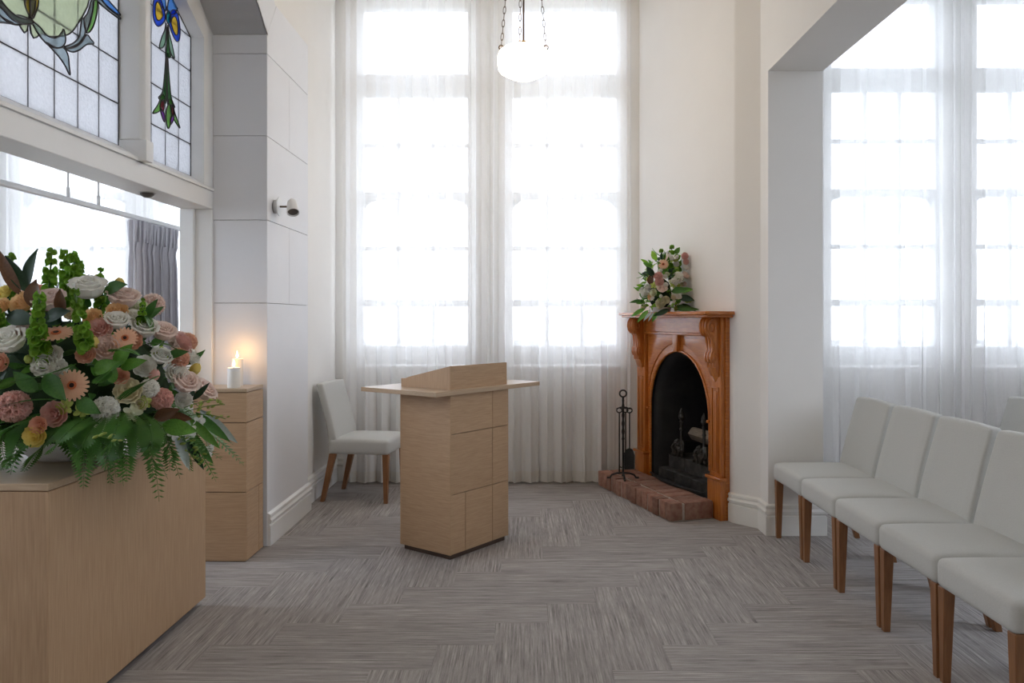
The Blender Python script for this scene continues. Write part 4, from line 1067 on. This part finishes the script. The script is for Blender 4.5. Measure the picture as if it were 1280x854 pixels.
class Arr:
    def __init__(s, root, c, rad, rnd):
        s.root, s.c, s.rad, s.rnd = root, Vector(c), Vector(rad), rnd; s.base = root.location.copy()
    def hit(s, px, py, push=0):
        o = Vector((0, 0, EYE)); d = ray(px, py, 1.0)-o
        q = lambda v: Vector((v.x/s.rad.x, v.y/s.rad.y, v.z/s.rad.z))
        O, D = q(o-s.c), q(d); A = D.dot(D); Bq = O.dot(D); Cq = O.dot(O)-1; disc = Bq*Bq-A*Cq
        t = (-Bq-math.sqrt(disc))/A if disc > 0 else -Bq/A
        p = o+d*t; n = Vector(((p.x-s.c.x)/s.rad.x**2, (p.y-s.c.y)/s.rad.y**2, (p.z-s.c.z)/s.rad.z**2)).normalized()
        return p+n*push, n, t
    def put(s, name, me, p, n, size, spin=None, tilt=None):
        if tilt is not None: n = (n+Vector(tilt)).normalized()
        p = clear_wall(p, .065-size*1.1)
        q = n.to_track_quat('Z', 'Y') @ Quaternion((0, 0, 1), s.rnd.uniform(0, 6.28) if spin is None else spin)
        o = link(name, me, s.root, p-s.base, q); o.scale = (size,)*3; return o
    def flower(s, kind, col, px, py, rp, push=0, tilt=(-.1, -.55, .15)):
        p, n, t = s.hit(px, py, push); sz = rp*t/F_PX
        if kind == 'rose': return s.put('rose', rose_mesh(col, 0), p, n, sz, tilt=tilt)
        if kind == 'open': return s.put('lisianthus', rose_mesh(col, 1), p, n, sz, tilt=tilt)
        if kind == 'bud': return s.put('rosebud', rose_mesh(col, 2), p, n, sz, tilt=tilt)
        if kind == 'ball': return s.put('stock_flower', ball_mesh(col, 0), p, n, sz, tilt=tilt)
        if kind == 'orchid': return s.put('orchid', orchid_mesh(col), p, n, sz, tilt=tilt)
        if kind == 'gerb':
            a, b, e = gerbera_meshes(); o = s.put('gerbera', a, p, n, sz, tilt=tilt); link('inner_ring', b, o); link('flower_eye', e, o); return o
    def leaf(s, px, py, ang, L, wid, matk, push=.02, curl=.12, name='leaf', face=None):
        """leaf whose base is seen at (px, py) and which points at screen angle ang (0 right, 90 up)"""
        p, n, t = s.hit(px, py, push); a = math.radians(ang)
        d = (Vector((math.cos(a), 0, math.sin(a)))+n*.25).normalized(); f = (face and Vector(face)) or (Vector((0, -1, .25))+n*.6)
        f = (f-d*f.dot(d)).normalized(); R_ = Matrix((d.cross(f), d, f)).transposed()
        p = clear_wall(p, .03); e = clear_wall(p+d*L, .06); d = (e-p).normalized(); f = (f-d*f.dot(d)).normalized(); R_ = Matrix((d.cross(f), d, f)).transposed()
        o = link(name, leaf_mesh(1, wid, curl, matk), s.root, p-s.base, R_.to_quaternion()); o.scale = (L,)*3; return o
    def fill(s, n, mats, L0, L1, zmin):
        r = s.rnd; c = 0
        while c < n:
            v = Vector((r.gauss(0, 1), r.gauss(0, 1), r.gauss(0, 1))).normalized()
            p = s.c+Vector((v.x*s.rad.x, v.y*s.rad.y, v.z*s.rad.z))*r.uniform(.74, .90)
            if p.z < zmin: continue
            nrm = Vector((v.x/s.rad.x, v.y/s.rad.y, v.z/s.rad.z)).normalized()
            d = (nrm+Vector((r.gauss(0, .6), r.gauss(0, .6), r.gauss(0, .6)))).normalized(); f = nrm.cross(d).cross(d)*-1
            f = f.normalized() if f.length > .05 else d.orthogonal().normalized()
            R_ = Matrix((d.cross(f), d, f)).transposed(); mk = r.choice(mats)
            if (Vector(((p+d*L1).x, (p+d*L1).y))-FA).dot(FN) > .07 or (Vector((p.x, p.y))-FA).dot(FN) > .05: continue
            o = link('leaf', leaf_mesh(2, r.choice((.16, .22)), r.choice((.1, -.1)), mk), s.root, p-s.base, R_.to_quaternion()); o.scale = (r.uniform(L0, L1),)*3
            c += 1

# ---------------- big arrangement on the plinth
PT_H = .826
t = thing('flower_arrangement', 'large arrangement of roses, gerberas and ferns on the oak plinth', 'flowers', (-1.72, 2.97, PT_H))
A1 = Arr(t, (-1.72, 2.97, 1.03), (.47, .40, .47), random.Random(12))
def lumpy(root, c, rad, base):
    def fn(u, v):
        a, b = u*2*PI, (v-.5)*PI*.98; k = 1+.07*math.sin(7*a+3*b)*math.cos(5*b+a)
        return (c[0]-base[0]+rad[0]*k*math.cos(b)*math.cos(a), c[1]-base[1]+rad[1]*k*math.cos(b)*math.sin(a), c[2]-base[2]+rad[2]*k*math.sin(b))
    return MB().grid(fn, 33, 17).build('moss_foam', LF['moss'], root, angle=180)
lumpy(t, (-1.72, 2.97, 1.09), (.33, .28, .24), A1.base)
MB().lathe([(0, .0), (.11, 0), (.13, .004), (.165, .04), (.175, .075), (.168, .075), (.155, .04), (.12, .012), (0, .010)], 36).build('white_bowl', MT['plastic'], t)
BIG = [
 ('rose', 'blush', 64, 382, 16), ('rose', 'white', 110, 367, 18), ('rose', 'blush', 152, 379, 16), ('rose', 'white', 145, 406, 12), ('rose', 'white', 177, 415, 14), ('rose', 'white', 167, 400, 9),
 ('open', 'blush', 133, 437, 17), ('open', 'peach', 107, 445, 11), ('bud', 'yellow', 116, 431, 9), ('open', 'apricot', 115, 399, 11), ('open', 'pink', 124, 414, 14), ('rose', 'white', 17, 430, 17),
 ('open', 'blush', 27, 416, 11), ('open', 'white', 57, 457, 15), ('open', 'white', 73, 462, 12), ('open', 'white', 68, 445, 11), ('open', 'apricot', 145, 392, 12), ('bud', 'yellow', 147, 360, 8),
 ('bud', 'yellow', 121, 355, 7), ('open', 'yellow', 8, 369, 11), ('open', 'apricot', 30, 381, 15), ('open', 'apricot', 4, 386, 11), ('bud', 'greenwhite', 25, 358, 9), ('open', 'greenwhite', 173, 389, 11),
 ('rose', 'blush', 200, 419, 13), ('open', 'salmon', 161, 428, 13), ('gerb', '', 153, 428, 15), ('open', 'white', 178, 459, 13), ('open', 'cream', 158, 489, 15), ('rose', 'white', 198, 449, 11),
 ('ball', 'salmon', 219, 450, 13), ('bud', 'yellow', 239, 463, 8), ('rose', 'blush', 226, 480, 14), ('open', 'white', 217, 467, 13), ('rose', 'blush', 249, 490, 13), ('ball', 'white', 184, 486, 12),
 ('ball', 'pink', 199, 499, 14), ('open', 'white', 225, 500, 10), ('bud', 'pink', 190, 470, 8), ('open', 'salmon', 149, 471, 10), ('ball', 'pink', 21, 508, 20), ('open', 'pink', 69, 517, 15),
 ('open', 'salmon', 55, 528, 10), ('open', 'yellow', 51, 540, 13), ('ball', 'white', 131, 512, 17), ('orchid', 'lime', 83, 508, 11), ('orchid', 'lime', 104, 513, 11), ('orchid', 'greenwhite', 164, 516, 12),
 ('orchid', 'greenwhite', 126, 532, 10), ('orchid', 'white', 220, 536, 11), ('orchid', 'white', 232, 524, 9), ('orchid', 'white', 243, 556, 11), ('orchid', 'white', 211, 516, 9), ('orchid', 'white', 205, 537, 9),
 ('gerb', '', 73, 423, 22), ('gerb', '', 92, 483, 20), ('bud', 'lime', 38, 451, 6), ('bud', 'lime', 54, 442, 6), ('orchid', 'lime', 199, 445, 10), ('orchid', 'lime', 107, 427, 10), ('open', 'cream', 172, 505, 9),
 ('orchid', 'lime', 178, 503, 9), ('open', 'blush', 42, 402, 9), ('open', 'peach', 2, 455, 12), ('rose', 'blush', -20, 470, 16), ('rose', 'white', -30, 420, 16), ('open', 'cream', 90, 395, 9), ('orchid', 'lime', 138, 545, 9),
]
for k, (kind, col, px, py, rp) in enumerate(BIG):
    tl = (-.1, -.55, .15)
    if kind == 'rose': tl = (0, -.30, .75)
    if (px, py) == (73, 423): tl = (-.1, .1, 1.2)
    if (px, py) == (92, 483): tl = (.3, -2.5, .45)
    if kind == 'bud': tl = (0, 0, 1.0)
    A1.flower(kind, col, px, py, rp, (.015 if py < 520 else .055) if kind != 'gerb' else .03, tl)
r = random.Random(77)
for k in range(26):      # the far side
    a = r.uniform(.1, PI-.1) if k < 18 else r.uniform(PI*.9, PI*1.15); b = r.uniform(-.05, 1.1); v = Vector((math.cos(a)*math.cos(b), math.sin(a)*math.cos(b), math.sin(b)))
    p = A1.c+Vector((v.x*.47, v.y*.40, v.z*.47)); kd = r.choice(('rose', 'open', 'ball')); cl = r.choice(('white', 'blush', 'cream', 'pink', 'peach'))
    A1.put({'rose': 'rose', 'open': 'lisianthus', 'ball': 'stock_flower'}[kd], rose_mesh(cl, 0) if kd == 'rose' else rose_mesh(cl, 1) if kd == 'open' else ball_mesh(cl), p, v, r.uniform(.035, .048))
A1.fill(200, ('dark', 'mid', 'mid', 'bright', 'dark'), .06, .11, 1.03)
def L3(px, py, Y): return ray(px, py, Y)-A1.base
for pts, r_, n_ in (([(30, 420, 2.80), (20, 370, 2.80), (13, 318, 2.80)], .017, 6), ([(62, 400, 2.90), (61, 365, 2.88), (65, 312, 2.86)], .020, 6), ([(88, 390, 3.0), (82, 350, 3.0), (80, 312, 3.0)], .018, 6),
                    ([(100, 390, 2.92), (96, 350, 2.92), (91, 316, 2.92)], .018, 6), ([(102, 380, 3.05), (101, 350, 3.05), (99, 326, 3.05)], .016, 5), ([(126, 390, 2.9), (125, 360, 2.9), (126, 334, 2.9)], .013, 4),
                    ([(56, 455, 2.62), (46, 415, 2.58), (50, 368, 2.58)], .020, 6), ([(108, 440, 2.62), (101, 405, 2.60), (92, 360, 2.60)], .018, 4), ([(176, 410, 2.8), (178, 390, 2.8), (179, 372, 2.8)], .010, 4), ([(-5, 420, 2.7), (0, 400, 2.68), (-6, 380, 2.66)], .014, 4)):
    bell_build(t, [L3(*p) for p in pts], r_, int(n_*1.6))
for px, py, an, L, wd, mk in ((40, 372, 125, .15, .15, 'dark'), (38, 368, 68, .15, .15, 'dark'), (46, 390, 80, .10, .30, 'brown'), (80, 398, 95, .09, .22, 'brown'), (30, 352, 170, .10, .2, 'dark'), (30, 375, 115, .17, .12, 'brown'),
                              (143, 458, 50, .10, .24, 'bright'), (118, 466, 20, .10, .24, 'bright'), (150, 462, 15, .10, .2, 'bright'), (178, 404, 60, .09, .17, 'mid'), (60, 404, 10, .10, .24, 'dark'), (80, 408, 170, .08, .3, 'dark'),
                              (130, 372, 10, .09, .3, 'mid'), (205, 448, 10, .08, .2, 'mid'), (140, 480, 95, .08, .24, 'bright'), (98, 500, -30, .10, .25, 'mid'), (52, 490, 140, .10, .25, 'mid'), (60, 470, -50, .12, .25, 'mid'), (200, 530, -10, .13, .22, 'bright'),
                              (190, 522, 25, .10, .22, 'brown'), (150, 520, 160, .10, .2, 'brown'), (15, 400, -20, .12, .24, 'dark'), (235, 500, 55, .09, .12, 'dark'), (206, 520, -5, .09, .2, 'brown'), (0, 350, 160, .12, .2, 'dark')):
    A1.leaf(px, py, an, L, wd, mk)
# fern skirt: fronds leave the bowl low down and fall over the plinth edge
for (a, b, c_) in (((100, 530, 2.66), (108, 530, 2.50), (104, 611, 2.50)), ((120, 530, 2.68), (128, 535, 2.52), (138, 606, 2.56)), ((145, 530, 2.72), (160, 530, 2.60), (158, 602, 2.64)), ((80, 530, 2.64), (60, 545, 2.52), (30, 590, 2.58)),
                   ((60, 535, 2.64), (30, 550, 2.50), (4, 588, 2.56)), ((170, 530, 2.78), (190, 535, 2.70), (191, 600, 2.74)), ((190, 525, 2.84), (215, 530, 2.80), (212, 590, 2.84)), ((205, 525, 2.90), (232, 530, 2.90), (238, 590, 2.92)),
                   ((110, 520, 2.62), (90, 530, 2.44), (60, 568, 2.46)), ((150, 515, 2.66), (150, 530, 2.46), (130, 570, 2.50)), ((130, 520, 2.64), (110, 535, 2.44), (95, 575, 2.48)), ((170, 515, 2.74), (200, 535, 2.58), (185, 570, 2.62)),
                   ((60, 520, 2.62), (20, 520, 2.50), (-25, 560, 2.56)), ((210, 510, 2.96), (240, 515, 2.94), (262, 560, 2.96)), ((190, 500, 3.1), (240, 500, 3.1), (255, 545, 3.12)), ((140, 440, 2.62), (150, 430, 2.56), (175, 445, 2.58)), ((95, 455, 2.58), (60, 470, 2.5), (12, 478, 2.56)),
                   ((70, 500, 2.58), (20, 495, 2.5), (-20, 520, 2.56)), ((185, 430, 2.78), (205, 425, 2.76), (222, 438, 2.8)), ((170, 400, 2.8), (185, 385, 2.8), (190, 415, 2.8)), ((150, 500, 2.6), (170, 480, 2.54), (200, 470, 2.6)), ((120, 480, 2.56), (130, 470, 2.5), (150, 455, 2.56))):
    frond_build(t, L3(*a), L3(*b), L3(*c_), .050 if c_[1] > 540 else .034)
rq = random.Random(31)
for k in range(54):
    az = 2*PI*k/54+rq.uniform(-.08, .08); d = Vector((math.cos(az), .85*math.sin(az), 0)); e = d.lerp(Vector((-d.y, d.x, 0)), rq.uniform(-.25, .25))
    over = d.x > .45 or d.y < -.80
    frond_build(t, d*.22+V3((0, 0, rq.uniform(.10, .20))), d*rq.uniform(.38, .48)+V3((0, 0, rq.uniform(.16, .26))), e*rq.uniform(.50, .60)+V3((0, 0, rq.uniform(-.10, .05) if d.x > .45 else rq.uniform(.02, .05))), .05)
for (px, py, Y, an, L, mk) in ((235, 515, 2.85, -48, .17, 'mid'), (228, 522, 2.85, -52, .16, 'bright'), (225, 535, 2.86, -60, .16, 'mid'), (240, 512, 2.85, -50, .19, 'silver'), (212, 540, 2.84, -80, .13, 'silver'), (222, 540, 2.84, -70, .15, 'dark'), (218, 545, 2.84, -85, .12, 'silver')):
    A1.leaf(px, py, an, L, .10, mk, .03, -.08)
sp = [((232, 515, 2.85), (262, 505, 2.85), (281, 506, 2.86)), ((235, 520, 2.85), (262, 515, 2.85), (282, 524, 2.86)), ((230, 510, 2.85), (255, 500, 2.85), (270, 500, 2.86)), ((225, 540, 2.85), (250, 560, 2.85), (264, 590, 2.86)), ((215, 545, 2.84), (240, 570, 2.83), (252, 580, 2.84)), ((195, 525, 2.8), (205, 540, 2.78), (232, 548, 2.8)), ((112, 545, 2.5), (130, 545, 2.46), (148, 550, 2.48))]
for k, P in enumerate(sp):
    p0, p1, p2 = [L3(*q) for q in P]; B = lambda s_: p0*(1-s_)**2+p1*2*s_*(1-s_)+p2*s_*s_
    so = MB().tube([B(i/8) for i in range(9)], .0018, 5).build('orchid_spray', LF['stem'], t)
    for i in range(7):
        s_ = .3+.7*i/6; o = link('flower_bud', bud_mesh(), so, B(s_)+V3((A1.rnd.uniform(-.012, .012), A1.rnd.uniform(-.012, .012), A1.rnd.uniform(-.010, .014))), (A1.rnd.uniform(-1, 1), A1.rnd.uniform(.6, 1.8), A1.rnd.uniform(-1, 1))); o.scale = (.012*(1.2-.5*s_),)*3

# ---------------- small arrangement on the mantelpiece
mc = fp(.60, -.085)
t = thing('flower_arrangement', 'small upright arrangement of pastel flowers on the cedar mantelpiece', 'flowers', (mc.x, mc.y, 1.397))
A2 = Arr(t, (mc.x, mc.y, 1.50), (.135, .23, .36), random.Random(4))
lumpy(t, (mc.x, mc.y, 1.53), (.08, .13, .115), A2.base)
MB().lathe([(0, 0), (.07, 0), (.085, .035), (.08, .035), (.065, .006), (0, .005)], 24).build('white_bowl', MT['plastic'], t)
SM = [('ball', 'pink', 855, 321, 6), ('rose', 'white', 836, 324, 6.5), ('gerb', '', 829, 332, 9), ('ball', 'white', 843, 331, 5), ('ball', 'white', 845, 347, 9), ('ball', 'white', 841, 353, 7), ('ball', 'pink', 824, 346, 7), ('ball', 'pink', 825, 353, 7.5),
      ('rose', 'blush', 828, 362, 6.5), ('rose', 'blush', 858, 345, 6.5), ('open', 'white', 811, 360, 7), ('open', 'greenwhite', 818, 366, 6), ('rose', 'white', 843, 370, 7), ('open', 'cream', 826, 379, 7.5), ('open', 'cream', 832, 375, 6), ('open', 'greenwhite', 855, 369, 5.5),
      ('bud', 'lime', 861, 376, 4.5), ('bud', 'lime', 867, 376, 4), ('open', 'apricot', 815, 371, 5.5), ('open', 'white', 804, 364, 6), ('open', 'cream', 806, 384, 5.5), ('orchid', 'lime', 843, 338, 6), ('orchid', 'lime', 839, 357, 6), ('ball', 'white', 808, 368, 6), ('bud', 'lime', 812, 350, 4),
      ('rose', 'white', 856, 335, 5), ('orchid', 'lime', 819, 357, 6), ('open', 'peach', 817, 345, 5), ('ball', 'pink', 857, 328, 5)]
rs = random.Random(8)
for k in range(34):
    q = rs.random()**.8; yy = 312+74*q; SM.append((rs.choice(('open', 'bud', 'ball', 'orchid')), rs.choice(('white', 'cream', 'greenwhite', 'lime', 'blush', 'white')), 840-4*q+rs.uniform(-1, 1)*(7+22*q), yy, rs.uniform(3.2, 4.6)))
for kind, col, px, py, rp in SM: A2.flower(kind, col, px, py, rp*.78, .014, (0, -.2, .8) if kind in ('rose', 'bud') else (-.15, -.5, .2))
def L4(px, py, Y): return ray(px, py, Y)-A2.base
my = mc.y
for pts, r_, n_ in (([(838, 345, my), (839, 325, my), (840, 306, my)], .020, 5), ([(846, 350, my-.03), (848, 330, my-.03), (846, 310, my-.03)], .021, 5), ([(836, 350, my-.05), (831, 328, my-.05), (826, 312, my-.05)], .019, 5)): bell_build(t, [L4(*p) for p in pts], r_, n_)
A2.fill(150, ('mid', 'bright', 'bright', 'dark', 'bright', 'bell'), .05, .09, 1.42)
for px, py, an, L, wd, mk in ((818, 346, 120, .09, .25, 'dark'), (814, 356, 70, .08, .3, 'brown'), (805, 376, 190, .10, .13, 'mid'), (808, 386, 215, .12, .14, 'bright'), (812, 388, 235, .12, .14, 'bright'), (850, 383, -5, .16, .12, 'mid'), (845, 386, 0, .18, .10, 'mid'), (822, 390, 250, .08, .2, 'bright'), (835, 387, 200, .13, .14, 'dark'),
                              (815, 390, 238, .09, .10, 'silver'), (818, 390, 248, .08, .10, 'silver'), (821, 391, 255, .07, .10, 'silver'), (838, 365, 10, .12, .2, 'mid'), (848, 364, 5, .10, .2, 'bright'), (848, 372, -10, .12, .22, 'dark'), (842, 318, 60, .06, .3, 'bright'), (858, 380, -15, .12, .1, 'dark')):
    A2.leaf(px, py, an, L, wd, mk, .01)
# settle foliage: leaves lean off the wall and the shelf, fronds rest on the plinth edge instead of in it
bpy.context.view_layer.update()
for o in t.children:
    W = [o.matrix_world @ v.co for v in o.data.vertices]
    dw = max((Vector((p.x, p.y))-FA).dot(FN) for p in W)-.072
    if dw > 0: o.location -= Vector((FN.x, FN.y, 0))*dw
    lo = [1.399-p.z for p in W if -.155 < (Vector((p.x, p.y))-FA).dot(FN)-max(dw, 0) < .075]
    if lo and max(lo) > 0 and o.name.startswith('leaf'): o.location.z += max(lo)
for o in A1.root.children:
    lo = [.829-p.z for p in (o.matrix_world @ v.co for v in o.data.vertices) if -2.385 < p.x < -1.508 and 2.478 < p.y < 3.702]
    if lo and max(lo) > .003 and o.name.startswith('fern'): o.location.z += max(lo)
